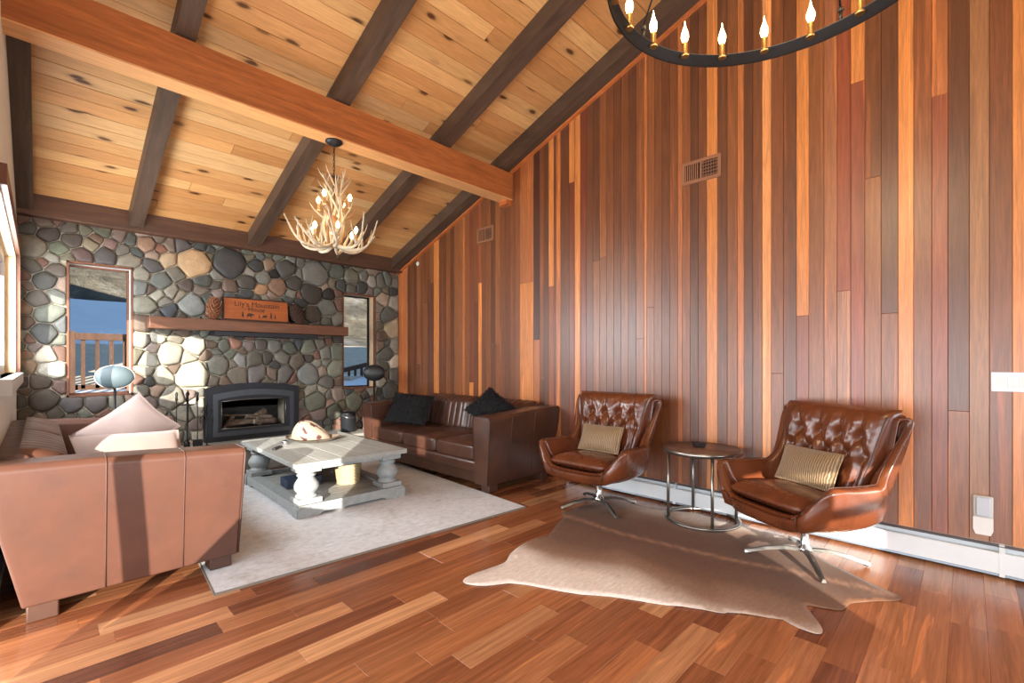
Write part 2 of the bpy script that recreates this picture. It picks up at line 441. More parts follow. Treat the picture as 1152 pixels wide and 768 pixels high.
# ceiling boards (two slopes) on a solid roof
def zc(Y): return z_under(Y)+RAFT
mb = MB(); rr = random.Random(5)
PC = [(226,172,114),(232,182,124),(218,160,104),(236,190,136),(208,150,94),(224,168,110)]
def slope(Y0, Y1):
    n = int(round(abs(Y1-Y0)/.137)); 
    for i in range(n):
        a = Y0+(Y1-Y0)*i/n; b = Y0+(Y1-Y0)*(i+1)/n; x = XE-.3-rr.uniform(0,2.)
        while x < W:
            x1 = x+rr.uniform(3.0,6.0); p = max(x, XE-.3); q = min(x1, W)
            if q > p+.01:
                lo, hi = min(a,b), max(a,b); k = rr.uniform(.9,1.08)
                plank_box(mb, [(p,hi,zc(hi)),(q,hi,zc(hi)),(q,lo,zc(lo)),(p,lo,zc(lo))], tuple(v*k*m_ for v, m_ in zip(lin(rr.choice(PC)), (.86,.85,.80))), (rr.random(),rr.random(),rr.random()), .003, .009)
            x = x1
slope(RIDGE, D); slope(RIDGE, YB)
mb.c = lin((120,80,50)); mb.r = (.5,.5,.5)
E2 = .006
def roof(Y0, Y1):
    mb.prism([(Y0,zc(Y0)+E2),(Y1,zc(Y1)+E2),(Y1,zc(Y1)+.25),(Y0,zc(Y0)+.25)], 'x', XE-.3, W+.25)
roof(RIDGE, D+.4); roof(YB-.5, RIDGE)
tag(mb.build('ceiling', m_ceil), kind='structure')

# wood board wall on the right: every board its own colour, some are two boards butted end to end
LIGHT = (212,134,68); L2 = (180,108,58)
SPEC = [  # y0, y1 (metres along the wall), [(from z, colour) ...] bottom to top
 (6.36, 6.63, [(0,(190,112,62))]),
 (5.53, 5.655, [(0,LIGHT)]), (4.94,4.985,[(0,L2)]), (4.59,4.655,[(0,LIGHT),(2.35,(150,80,46))]), (4.76,4.84,[(0,LIGHT),(1.02,(120,62,38))]),
 (3.67,3.89,[(0,LIGHT),(2.25,L2)]), (3.575,3.665,[(0,L2),(1.56,(70,36,24))]), (3.36,3.435,[(0,(150,80,46)),(2.165,LIGHT)]),
 (3.26,3.33,[(0,L2)]), (3.07,3.142,[(0,(120,58,34)),(3.277,LIGHT)]), (2.99,3.066,[(0,LIGHT)]), (2.91,2.985,[(0,(198,128,84)),(.98,(116,54,32))]),
 (2.205,2.235,[(0,L2)]), (1.853,1.895,[(0,L2)]), (1.54,1.631,[(0,LIGHT)]), (1.325,1.375,[(0,L2)]), (1.12,1.185,[(0,(222,150,90))]),
 (.86,.942,[(0,(138,72,42)),(1.655,LIGHT)]), (.681,.762,[(0,(158,98,60))]), (.60,.68,[(0,(168,114,80)),(1.818,(142,70,40))]),
 (.518,.599,[(0,(140,72,44)),(3.304,LIGHT)]), (.256,.336,[(0,LIGHT)]), (.088,.166,[(0,(150,78,46)),(3.035,L2)]),
 (-.098,-.01,[(0,(156,106,66))]), (-.30,-.195,[(0,LIGHT)]),
]
DK = [(118,67,34),(127,73,38),(108,61,32),(137,81,42),(121,70,36),(101,58,31),(143,86,46),(131,76,40)]
mb = MB(); rr = random.Random(21)
def wall_board(a, b, segs):
    for i, (z0, c) in enumerate(segs):
        top = i == len(segs)-1
        k = rr.uniform(.9, 1.1); col = tuple(v*k for v in lin(c)); rn = (rr.random(),rr.random(),rr.random())
        if top:
            if a < RIDGE < b: zt = (zc(a), zc(b))
            else: zt = (zc(a), zc(b))
        else: zt = (segs[i+1][0],)*2
        plank_box(mb, [(W,b,z0),(W,a,z0),(W,a,zt[0]),(W,b,zt[1])], col, rn, .0022, .004)
edges = sorted(SPEC); y = YB
def fill(a, b):
    n = max(1, int(round((b-a)/.084)))
    for i in range(n):
        p = a+(b-a)*i/n; q = a+(b-a)*(i+1)/n; c = rr.choice(DK)
        s = [(0, c)]
        if rr.random() < .25: s.append((rr.uniform(.8, 2.6), rr.choice(DK)))
        wall_board(p, q, s)
for a, b, s in edges:
    if a > y+.002: fill(y, a)
    wall_board(a, b, s); y = b
if y < D-.002: fill(y, D)
mb.c = lin((70,40,26)); mb.r = (.5,.5,.5)
mb.prism([(YB-.2,0),(D,0),(D,zc(D)),(RIDGE,zc(RIDGE)),(YB-.2,zc(YB-.2))], 'x', W+.005, W+.2)
tag(mb.build('wall_right', m_wall), kind='structure')

# plain walls with openings (behind and beside the camera)
def wall_x(name, x0, x1, ya, yb, ztop, holes, mat):
    """wall lying along y between x0..x1 with rectangular holes (y0,y1,z0,z1)"""
    mb = MB(); ys = sorted({ya, yb, *[h[0] for h in holes], *[h[1] for h in holes]})
    for a, b in zip(ys, ys[1:]):
        hs = sorted((h[2],h[3]) for h in holes if h[0] <= a+1e-6 and h[1] >= b-1e-6); z = 0
        for h0, h1 in hs:
            if h0 > z: mb.box((x0,a,z),(x1,b,h0))
            z = h1
        mb.prism([(a,z),(b,z),(b,ztop(b)),(a,ztop(a))], 'x', x0, x1)
    return tag(mb.build(name, mat), kind='structure')
def wall_y(name, y0, y1, xa, xb, zt, holes, mat):
    mb = MB(); xs = sorted({xa, xb, *[h[0] for h in holes], *[h[1] for h in holes]})
    for a, b in zip(xs, xs[1:]):
        hs = sorted((h[2],h[3]) for h in holes if h[0] <= a+1e-6 and h[1] >= b-1e-6); z = 0
        for h0, h1 in hs:
            if h0 > z: mb.box((a,y0,z),(b,y1,h0))
            z = h1
        mb.box((a,y0,z),(b,y1,zt))
    return tag(mb.build(name, mat), kind='structure')
LWIN = (3.95, 6.36, 1.20, 2.30)
wall_x('wall_left', XL-.16, XL, YRET, D+.2, lambda Y: zc(Y), [LWIN], m_white)
OPEN = [(1.58,3.3,.12,1.48), (.87,1.49,.36,1.88), (.23,.87,.92,1.88), (-.82,-.6,1.55,1.78)]
tag(MB().prism([(1.48,.355),(.865,.925),(.865,.355)],'x',XE-.035,XE-.015).build('sun_mask_panel', m_white), kind='structure')  # unseen sloping panel added to cut the sun across the left sofa
wall_x('wall_left_rear', XE-.05, XE, YB-.2, YRET+.15, lambda Y: zc(Y), OPEN, m_white)
wall_y('wall_left_return', YRET, YRET+.15, XE, XL-.16, 3.7, [], m_white)
BACKW = [(1.1,3.9,.35,2.3), (-.58,.55,1.10,1.80)]
wall_y('wall_back', YB-.06, YB, XE-.16, W+.2, 3.5, BACKW, m_white)
# window bars behind the camera
mb = MB()
for z in (1.405,1.59): mb.box((-.58,YB-.05,z),(.55,YB-.02,z+.055))
mb.box((-.60,YB-.05,1.1),(-.575,YB-.02,1.80)); mb.box((.545,YB-.05,1.1),(.57,YB-.02,1.80))
tag(mb.build('window_5', m_trimz), kind='structure')
mb = MB()
for x in (1.1,2.0,2.93,3.84): mb.box((x,YB-.14,.35),(x+.06,YB-.06,2.3))
for z in (.35,2.24): mb.box((1.1,YB-.14,z),(3.9,YB-.06,z+.06))
tag(mb.build('window_4', m_trimz), kind='structure')

# left window: frame, pale jamb, wood head casing, sill
y0,y1,z0,z1 = LWIN
mb = MB(); mb.box((XL-.16,y1-.02,z0),(XL+.0,y1,z1)); mb.box((XL-.16,y0,z0),(XL,y0+.02,z1)); mb.box((XL-.16,y0,z1-.02),(XL,y1,z1))
jam = mb.build('window_3', m_jamb); tag(jam, kind='structure')
mb = MB()
for a,b,c,d in ((y0+.02,y0+.09,z0+.02,z1-.02),(y1-.09,y1-.02,z0+.02,z1-.02),((y0+y1)/2-.03,(y0+y1)/2+.03,z0+.02,z1-.02)): mb.box((XL-.13,a,c),(XL-.07,b,d))
mb.box((XL-.13,y0+.02,z1-.09),(XL-.07,y1-.02,z1-.02)); mb.box((XL-.13,y0+.02,z0+.0),(XL-.07,y1-.02,z0+.07))
mb.build('window_frame', m_white, jam)
MB().box((XL-.102,y0+.05,z0+.05),(XL-.098,y1-.05,z1-.05)).build('window_pane', m_glass, jam)
tag(MB().box((XL,y0-.08,z1),(XL+.03,y1+.1,z1+.12)).box((XL,y1,z0-.02),(XL+.03,y1+.1,z1)).build('trim_1', m_trimz), kind='structure')
tag(MB().box((XL-.06,y0-.1,z0-.09),(XL+.05,y1+.06,z0)).build('trim_2', m_sillgrey), kind='structure')
# roof overhang outside the left window
tag(MB().box((XE-.1,YRET+.16,2.36),(XL-.17,D+.3,2.5)).build('trim_3', m_deck), kind='structure')

# ------------------------------------------------------------------ stone wall
WIN1 = (.19,.725,.935,2.35); WIN2 = (3.155,3.70,.90,2.335)
INS = (1.40,2.50,.28,1.0)
HOLES = [WIN1, WIN2]
mb = MB(); mb.c = lin((176,166,146)); mb.r = (.5,.5,.5)
MY = D+.012
IHOLE = (1.56,2.34,.43,.84)
xs = sorted({XL-.1, W+.2, WIN1[0], WIN1[1], WIN2[0], WIN2[1], IHOLE[0], IHOLE[1]})
for a, b in zip(xs, xs[1:]):
    z = 0
    for h in HOLES+[IHOLE]:
        if h[0] <= a+1e-6 and h[1] >= b-1e-6:
            mb.box((a,MY,0),(b,D+.26,h[2])); z = h[3]
    mb.box((a,MY,z),(b,D+.26,zc(D)))
# stone seeds: measured ones, then a random fill
seeds = []
def crop(ox, oy, sc, rows):
    for x, y, r, c in rows:
        px, py = ox+x/sc, oy+y/sc
        X, Z = at_y(px, py, D); X2, _ = at_y(px+r/sc*.9, py, D)
        seeds.append((X, Z, abs(X2-X), c))
G=(118,120,116); GG=(104,112,104); DG=(70,74,76); SL=(84,92,100); BR=(112,92,78); TN=(206,170,116); LB=(138,152,156); RB=(128,88,74); OL=(110,106,86); NV=(56,64,76); LG=(158,158,150); MV=(128,112,112); PK=(160,134,120); BK=(52,50,50)
crop(22,230,5.284,[(140,100,60,BR),(165,172,62,(78,68,64)),(80,250,88,(134,126,108)),(235,265,55,(122,134,112)),(315,215,58,(98,88,82)),(300,140,38,(92,82,74)),(395,150,34,OL),(490,160,42,(96,98,78)),(455,200,36,(116,88,68)),(420,240,44,(150,132,104)),(545,240,34,(128,96,92)),(595,190,36,(112,88,78)),(365,295,55,(112,86,84)),(510,300,54,(84,82,84)),(615,275,44,(112,106,98)),(660,215,36,(78,84,80)),(685,280,24,(70,78,78)),(750,235,58,(160,120,92)),(655,338,60,(150,144,128)),(830,205,24,BR),(890,240,34,(124,104,90)),(840,265,28,(160,100,74)),(880,330,50,(198,166,124)),(800,305,28,PK),(970,245,48,(92,84,88)),(1075,245,36,DG),(1130,265,24,DG),(1040,350,108,(216,172,112)),(790,365,50,(86,86,90)),(840,452,58,(98,108,108)),(725,410,44,(138,136,126)),(715,495,46,(106,114,116)),(745,600,66,(132,134,124)),(815,545,36,(150,152,142)),(780,510,20,(84,70,66)),(935,410,50,(116,112,100)),(905,520,32,(130,128,118)),(960,545,30,(146,140,124)),(1025,600,84,(140,152,160)),(890,635,50,(64,74,88)),(1090,450,56,(84,90,90)),(1080,505,40,(112,100,92)),(1120,565,40,(78,92,92)),(990,480,26,(96,84,80)),(75,370,52,(92,88,80)),(205,385,46,(104,92,84)),(150,452,76,(90,92,92)),(145,345,18,(140,92,78)),(105,560,64,(98,92,88)),(210,530,44,(112,118,116)),(160,650,70,(116,126,120)),(35,480,28,BR),(25,620,30,(150,120,92)),(30,700,30,BR)])
crop(200,260,2.954,[(170,105,58,(72,74,78)),(262,115,26,DG),(300,112,20,(150,122,96)),(282,155,24,G),(232,172,28,(92,90,86)),(330,185,30,(150,112,86)),(277,195,20,(190,140,90)),(322,140,16,BK),(357,125,34,(82,84,82)),(375,92,18,G),(385,172,28,(80,78,74)),(405,100,14,G),(455,145,46,(112,114,112)),(525,135,24,(86,98,90)),(540,180,18,DG),(577,152,26,(118,122,108)),(443,205,40,(66,60,58)),(410,212,12,(150,100,80)),(410,240,20,DG),(375,205,13,G),(500,210,20,BK),(575,188,16,GG),(612,188,18,DG),(615,150,14,G),(645,165,18,LG),(672,165,20,G),(695,160,18,GG),(722,170,18,G),(495,255,30,(104,114,112)),(445,278,30,(92,86,80)),(390,272,32,(64,62,62)),(495,300,18,GG),(525,295,18,G),(700,285,30,(96,98,98)),(680,225,20,(168,150,130)),(720,240,22,LG),(715,320,34,(190,170,136)),(690,410,26,(100,106,104)),(720,380,20,LG),(672,385,16,(130,110,96)),(680,350,16,BR),(685,445,20,GG),(720,478,22,(104,108,106)),(705,530,28,(92,98,98)),(715,435,20,(196,190,170)),(25,415,30,LG),(50,480,58,(164,166,154)),(108,450,20,(96,96,92)),(192,372,19,(176,116,94)),(152,380,22,(112,118,108)),(132,445,40,(120,122,116)),(205,425,22,(136,140,148)),(255,425,30,(106,104,98)),(265,472,30,(112,108,114)),(310,470,18,(116,98,90)),(355,472,26,(104,102,104)),(345,420,22,(120,122,116)),(435,385,26,(122,128,116)),(430,475,38,(126,136,140)),(490,405,22,G),(460,440,12,LG),(395,435,24,(116,106,96)),(480,465,17,(156,138,128)),(527,400,26,(118,128,114)),(520,460,28,(136,146,132)),(495,500,22,G),(530,540,22,(148,132,124)),(455,565,38,(122,132,118)),(440,535,22,LG),(500,545,12,G),(480,530,12,LG),(585,565,30,(112,120,106)),(520,600,26,GG),(465,605,26,(118,100,98)),(235,380,20,MV),(275,375,20,(104,96,92)),(320,380,22,G),(370,385,22,GG)])
crop(0,220,2.954,[(472,480,26,(150,148,144)),(570,525,48,(148,146,138)),(507,505,16,(150,136,134)),(640,500,36,(166,166,156)),(490,545,30,(160,164,158)),(540,600,32,(160,160,150)),(640,600,50,(158,160,150)),(570,672,42,(150,150,144)),(482,585,22,LG),(470,650,26,G),(540,440,26,(104,104,98)),(665,700,40,LG),(610,720,36,LG)])
crop(0,330,5.12,[(255,230,80,(84,92,96)),(265,355,62,(196,192,180)),(285,440,66,(188,190,184)),(225,515,66,(98,86,76)),(250,610,90,(88,80,74)),(410,645,62,(92,92,100)),(555,640,58,(98,94,98)),(155,345,28,(150,116,90)),(160,420,30,(176,144,110)),(150,560,24,BR),(345,540,20,(128,100,96)),(150,700,40,(100,96,84)),(330,690,40,(100,96,86))])
rr = random.Random(3)
RANDC = [G,GG,DG,SL,BR,RB,OL,LG,MV,PK,(96,100,98),(124,118,106),(88,84,80)]
tries = 0
def inside_hole(X, Z, m):
    return any(h[0]-m < X < h[1]+m and h[2]-m < Z < h[3]+m for h in HOLES+[INS])
seeds = [s for s in seeds if not inside_hole(s[0], s[1], -.01)]
while tries < 9000:
    tries += 1
    X = rr.uniform(XL, W); Z = rr.uniform(.0, 2.78); r = rr.choice((.04,.05,.06,.075,.09,.10))
    if inside_hole(X, Z, r*.5): continue
    if all(math.hypot(X-a, Z-b) > (r+q)*.92 for a, b, q, _ in seeds): seeds.append((X, Z, r, rr.choice(RANDC)))
def clip(poly, nx, nz, d):
    out = []
    for i in range(len(poly)):
        p, q = poly[i], poly[(i+1)%len(poly)]; a = nx*p[0]+nz*p[1]-d; b = nx*q[0]+nz*q[1]-d
        if a <= 0: out.append(p)
        if a*b < 0:
            t = a/(a-b); out.append((p[0]+(q[0]-p[0])*t, p[1]+(q[1]-p[1])*t))
    return out
for i, (X, Z, r, c) in enumerate(seeds):
    R = r*2.1+.03
    poly = [(X+R*math.cos(k*PI/8), Z+R*math.sin(k*PI/8)) for k in range(16)]
    for lim in ((-1,0,-XL),(1,0,W),(0,-1,0),(0,1,2.80)): poly = clip(poly, *lim)
    for h in HOLES+[INS]:
        g = [(h[0]-X,(1,0,h[0])),(X-h[1],(-1,0,-h[1])),(h[2]-Z,(0,1,h[2])),(Z-h[3],(0,-1,-h[3]))]
        poly = clip(poly, *max(g)[1]) if poly else poly
    for j, (a, b, q, _) in enumerate(seeds):
        if j == i or not poly: continue
        dx, dz = a-X, b-Z; L = math.hypot(dx, dz)
        if L > R+q*1.6+.25 or L < 1e-6: continue
        t = (L*L+r*r-q*q)/(2*L)
        poly = clip(poly, dx/L, dz/L, (X*dx+Z*dz)/L+t-.0035)
    if len(poly) < 3: continue
    # round the corners
    for cut in (.11, .2):
        o = []
        for k in range(len(poly)):
            p, q = poly[k], poly[(k+1)%len(poly)]
            o += [(p[0]*(1-cut)+q[0]*cut, p[1]*(1-cut)+q[1]*cut), (p[0]*cut+q[0]*(1-cut), p[1]*cut+q[1]*(1-cut))]
        poly = o
    cx = sum(p[0] for p in poly)/len(poly); cz = sum(p[1] for p in poly)/len(poly)
    ext = sum(math.hypot(p[0]-cx, p[1]-cz) for p in poly)/len(poly)
    if ext < .012: continue
    hgt = min(.055, .016+ext*.32)*rr.uniform(.8,1.15); tx, tz = rr.uniform(-.12,.12), rr.uniform(-.12,.12)
    k = rr.uniform(.66,.92); g_ = sum(lin(c))/3; mb.c = tuple((v*.66+g_*.34)*k*w_ for v, w_ in zip(lin(c), (1.06,1.0,.88))); n = len(poly); base = None
    rings = [(1.0,-.01),(.985,.45),(.94,.78),(.82,.94),(.5,1.0)]
    idx = []
    for sc, hh in rings:
        idx.append(mb.add([(cx+(p[0]-cx)*sc, MY-hgt*hh*(1+((p[0]-cx)*sc*tx+(p[1]-cz)*sc*tz)/max(ext,.02)*1.2) , cz+(p[1]-cz)*sc) for p in poly]))
    for a, b in zip(idx, idx[1:]):
        for q in range(n): mb.face([a+q, a+(q+1)%n, b+(q+1)%n, b+q], True)
    ce = mb.add([(cx, MY-hgt*1.02, cz)])
    for q in range(n): mb.face([idx[-1]+q, idx[-1]+(q+1)%n, ce], True)
wall_far = tag(mb.build('wall_far', m_stone, fixn=False), kind='structure')

# windows in the stone wall
def stone_window(name, h, white):
    x0,x1,z0,z1 = h
    fr = MB()
    for a,b,c,d in ((x0,x0+.02,z0,z1),(x1-.012,x1,z0,z1),(x0,x1,z1-.018,z1),(x0,x1,z0,z0+.018)): fr.box((a,D-.012,c),(b,D+.06,d))
    o = tag(fr.build(name, m_trimz), kind='structure')
    rv = MB()
    rv.box((x0,D+.06,z0),(x0+.012,D+.26,z1)).box((x1-.012,D+.06,z0),(x1,D+.26,z1))
    rv.box((x0+.012,D+.06,z1-.012),(x1-.012,D+.26,z1)).box((x0+.012,D+.06,z0),(x1-.012,D+.26,z0+.012))
    rv.build('window_reveal', white, o)
    sf = MB()
    for a,b,c,d in ((x0+.012,x0+.032,z0+.012,z1-.012),(x1-.032,x1-.012,z0+.012,z1-.012),(x0+.012,x1-.012,z1-.032,z1-.012),(x0+.012,x1-.012,z0+.012,z0+.032)): sf.box((a,D+.18,c),(b,D+.22,d))
    sf.build('window_sash', m_trimz if white is m_white else m_black, o)
    MB().box((x0+.03,D+.198,z0+.03),(x1-.03,D+.202,z1-.03)).build('window_pane', m_glass, o)
    return o
stone_window('window_1', WIN1, m_white); stone_window('window_2', WIN2, m_jamb)
# raised hearth
mb = MB(); mb.cbox((.95,D-.62,0),(3.28,D-.005,.27),.015); 
hearth = mb.build('hearth_base', plain('grey_hearth_stone',(112,112,106),.7,var=.25,nscale=6,bump=.3))
tag(hearth, 'raised grey stone hearth running along the foot of the stone wall', 'hearth', kind='structure')
MB().cbox((.92,D-.65,.27),(3.31,D-.005,.315),.01).build('hearth_slab', plain('hearth_slab_stone',(136,134,126),.6,var=.2,nscale=5), hearth)

# ------------------------------------------------------------------ beams
def beam_slope(name, x0, x1, label):
    mb = MB()
    for Ya, Yb in ((RIDGE, D-.14),):
        mb.prism([(Ya,z_under(Ya)),(Yb,z_under(Yb)),(Yb,zc(Yb)+.004),(Ya,zc(Ya)+.004)], 'x', x0, x1)
    mb.prism([(YB,z_under(YB)),(RIDGE,z_under(RIDGE)),(RIDGE,zc(RIDGE)+.004),(YB,zc(YB)+.004)], 'x', x0, x1)
    o = mb.build(name, m_dark)
    return tag(o, label, 'ceiling beam', 'dark rafters under the pine ceiling')
beam_slope('rafter_beam', XL-.02, -.045, 'dark sloping rafter at the far left, above the window wall')
beam_slope('rafter_beam', .675, .80, 'dark sloping rafter ending above the left stone-wall window')
beam_slope('rafter_beam', 1.845, 1.99, 'dark sloping rafter ending above the wooden sign on the mantel')
beam_slope('rafter_beam', 2.995, 3.15, 'dark sloping rafter passing just right of the antler chandelier')
beam_slope('rafter_beam', 3.90, 4.055, 'dark sloping rafter running tight along the top of the board wall')
mb = MB(); mb.prism([(YB,z_under(YB)-.02),(RIDGE,z_under(RIDGE)-.02),(D,z_under(D)-.02),(D,z_under(D)+.05),(RIDGE,z_under(RIDGE)+.05),(YB,z_under(YB)+.05)], 'x', W-.042, W-.001)
tag(mb.build('trim_4', m_trim), kind='structure')
hb = MB().cbox((XL+.0,D-.14,2.735),(W-.001,D-.001,2.955),.006).build('header_beam', m_head)
tag(hb, 'dark brown horizontal beam along the top of the stone wall', 'ceiling beam')
PY0, PY1, PZ0, PZ1 = 4.014, 4.194, 3.30, z_under(4.1)+.012
pb = MB().box((XE-.1,PY0,PZ0+.012),(W-.001,PY1,PZ1-.005)).build('cross_beam', m_purl)
tag(pb, 'large orange timber beam crossing the ceiling below the rafters', 'ceiling beam')
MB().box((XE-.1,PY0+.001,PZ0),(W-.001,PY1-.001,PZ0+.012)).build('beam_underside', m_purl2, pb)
MB().prism([(PY0+.02,PZ0),(PY0+.02,PZ0-.06),(PY1-.03,PZ0-.06),(PY1-.03,PZ0)],'x',W-.09,W-.001).build('bearing_block', m_trim, pb)


# ------------------------------------------------------------------ soft shapes
def pillow_mb(w, h, t, n=22, pinch=.08, seed=0, puff=2.2, rough=0.):
    mb = MB()
    def side(sg):
        def fn(a, b):
            u, v = a*2-1, b*2-1
            x = w/2*u*(1-pinch*(1-abs(v)**1.5)*abs(u)**2); z = h/2*v*(1-pinch*(1-abs(u)**1.5)*abs(v)**2)
            e = max(0, (1-abs(u)**puff)*(1-abs(v)**puff))**.55
            y = sg*t/2*e*(1+.10*vnoise((u*1.6+seed, v*1.6, sg*2.)))
            if rough: y += sg*rough*vnoise((u*9+seed, v*9, sg*3.))*min(1, e*3)
            return (x, y, z)
        return fn
    mb.grid(side(-1), n, n); mb.grid(side(1), n, n); return mb
def tube_seam(mb, pts, r=.0045): mb.tube(pts, r, 6); return mb

# ------------------------------------------------------------------ sofas (front towards local -Y)
def make_sofa(name, label, loc, rz, lm, channel=True, footm=None, L=2.52, group=None, onrug=()):
    t = thing(name, label, 'sofa', loc, rz, group); DP = .96; H = .745; AW = .25; F = -DP/2; B = DP/2
    # base rail and lower panel
    base = MB(); base.cbox((-L/2+AW-.03, F+.05, .055), (L/2-AW+.03, B-.08, .185), .02)
    base.build('base_panel', lm, t)
    rail = MB(); rail.cbox((-L/2+AW-.02, F+.005, .172), (L/2-AW+.02, B-.1, .298), .035, seg=3); rail.build('front_rail', lm, t)
    # arms: slab with flaring outer face, top rising a little to the back
    for s in (-1, 1):
        bm = bmesh.new()
        rows = []
        ys = [F, F+.02, F+.3, B-.25, B-.07, B-.03]
        for iy, y in enumerate(ys):
            k = (y-F)/DP; top = H+.055*k
            ring = []
            pts = [(L/2-AW, .07), (L/2-.062, .07), (L/2-.05,.25), (L/2-.025, .5), (L/2+.0, top-.03), (L/2-.022, top), (L/2-AW+.03, top), (L/2-AW, top-.03)]
            for x, z in pts:
                yy = y+(.15*(z/H) if iy >= 4 else 0) if iy >= 4 else y - (.03*(z/H) if iy < 2 else 0)
                ring.append(bm.verts.new((s*x, yy, z)))
            rows.append(ring)
        for a, b in zip(rows, rows[1:]):
            for q in range(8): bm.faces.new([a[q], a[(q+1)%8], b[(q+1)%8], b[q]])
        bm.faces.new(rows[0][::-1]); bm.faces.new(rows[-1])
        bmesh.ops.recalc_face_normals(bm, faces=bm.faces[:])
        bmesh.ops.bevel(bm, geom=[e for e in bm.edges if e.calc_face_angle(0) > .5], offset=.012, segments=3, profile=.6, affect='EDGES')
        mb = MB(); mb.frombm(bm); arm = mb.build('arm', lm, t)
        for fy in (.30, .66):
            y = F+DP*fy; top = H+.055*fy
            sm = MB(); sm.tube([(s*(L/2-.0585),y,.075),(s*(L/2-.0475),y,.25),(s*(L/2-.0225),y,.5),(s*(L/2+.0025),y,top-.03),(s*(L/2-.021),y,top+.0015),(s*(L/2-AW+.03),y,top+.0015)], .0032, 6)
            sm.build('seam', m_seam, arm)
        pp = MB(); pp.tube([(s*(L/2-.058),F-.002,.08),(s*(L/2-.045),F-.01,.25),(s*(L/2-.02),F-.02,.5),(s*(L/2+.002),F-.028,H-.03),(s*(L/2-.02),F-.03,H-.002),(s*(L/2-AW+.03),F-.03,H-.002),(s*(L/2-AW+.002),F-.028,H-.03),(s*(L/2-AW+.002),F-.01,.3)], .006, 6)
        pp.build('piping', m_piping, arm)
    # back slab, leaning out
    bk = MB(); bm = bmesh.new(); prof = [(B-.14,.08),(B-.0,.07),(B+.05,.4),(B+.125,H+.035),(B+.10,H+.06),(B-.03,H+.065),(B-.06,H+.03)]
    a = [bm.verts.new((-L/2+AW-.02,y,z)) for y,z in prof]; b = [bm.verts.new((L/2-AW+.02,y,z)) for y,z in prof]
    for q in range(len(prof)): bm.faces.new([a[q], a[(q+1)%7], b[(q+1)%7], b[q]])
    bm.faces.new(a[::-1]); bm.faces.new(b); bmesh.ops.recalc_face_normals(bm, faces=bm.faces[:])
    bmesh.ops.bevel(bm, geom=bm.edges[:], offset=.015, segments=3, profile=.6, affect='EDGES'); bk.frombm(bm); bk.build('back_frame', lm, t)
    # seat cushions
    n = 3; IW = L-2*AW; cw = IW/n
    for i in range(n):
        x = -IW/2+cw*(i+.5); mb = MB()
        def top(a, b, x=x):
            u, v = a*2-1, b*2-1
            return u, v
        bm = bmesh.new(); bmesh.ops.create_cube(bm, size=1)
        bmesh.ops.subdivide_edges(bm, edges=bm.edges[:], cuts=9, use_grid_fill=True)
        for v in bm.verts:
            u, w_, h_ = v.co.x*2, v.co.y*2, v.co.z*2
            r = max(abs(u), abs(w_)); edge = max(0, (abs(u)**6+abs(w_)**6+abs(h_)**4)-1)
            k = 1-.02*edge
            crown = .022*(1-u*u)*(1-w_*w_)*(1 if h_ > 0 else .2)*h_
            wr = .004*vnoise((u*2+i*7, w_*2, h_*2))
            v.co = Vector((x+u*k*(cw/2-.004), F-.005+.385+w_*k*.385, .292+.078+h_*.076*(1-.05*edge)+crown+wr))
        mb.frombm(bm); c = mb.build('seat_cushion', lm, t, sub=1)
        pp = MB(); y = F+.012; pp.tube([(x-cw/2+.02,y,.425),(x-cw*.25,y-.006,.431),(x,y-.008,.433),(x+cw*.25,y-.006,.431),(x+cw/2-.02,y,.425)], .004, 6); pp.build('piping', m_piping, c)
    # channelled back cushions
    nb = 2; bw = IW/nb; NC = 9
    for i in range(nb):
        x0 = -IW/2+bw*i
        def fn(a, b, x0=x0):
            ph = a*NC; fr = ph-math.floor(ph); ridge = (max(0, math.sin(PI*fr)))**.45 if channel else 1
            s_ = b; ang = PI*.5*min(1, max(0, (s_-.72)/.28))
            lean = .20
            z = .40+.38*min(1, s_/.72); y0 = F+.775+lean*min(1, s_/.72)*.4
            e = (1-abs(a*2-1)**14)
            thick = (.07+.012*ridge)*e+.0
            if s_ <= .72: y = y0-thick*math.sin(PI*.5*min(1, s_/.12)); zz = z
            else: y = y0-thick*math.cos(ang)+.10*math.sin(ang); zz = z+.055*math.sin(ang)*e**.2+ .008*ridge*math.sin(ang)
            return (x0+.006+a*(bw-.012), y, zz)
        mb = MB(); mb.grid(fn, NC*8+1, 22)
        for ia in (0, NC*8):
            q = mb.add([(x0+.006+(bw-.012)*(ia/(NC*8)), F+.90, .40), (x0+.006+(bw-.012)*(ia/(NC*8)), F+.93, .80)]); mb.face([ia*22+j for j in range(22)]+[q+1, q])
        mb.build('back_cushion', lm, t)
    for sx in (-1, 1):
        for yy in (F+.09, B-.09):
            zf = 0. if (sx, yy < 0) in onrug else -.0125
            ft = MB(); ft.cbox((sx*(L/2-.13)-.06, yy-.06, zf), (sx*(L/2-.13)+.06, yy+.06, .085), .008); ft.build('foot', footm or m_foot, t)
    return t
SR = make_sofa('leather_sofa', 'dark brown leather sofa against the board wall with black fur pillows on it', (3.53, 4.53, .0128), -PI/2, m_leatherd, onrug=((-1,True),(1,True)))
SL = make_sofa('leather_sofa', 'large tan brown leather sofa at the left by the window wall, seen end on', (.40,4.51,.0128), PI/2, m_leather, onrug=((-1,True),))

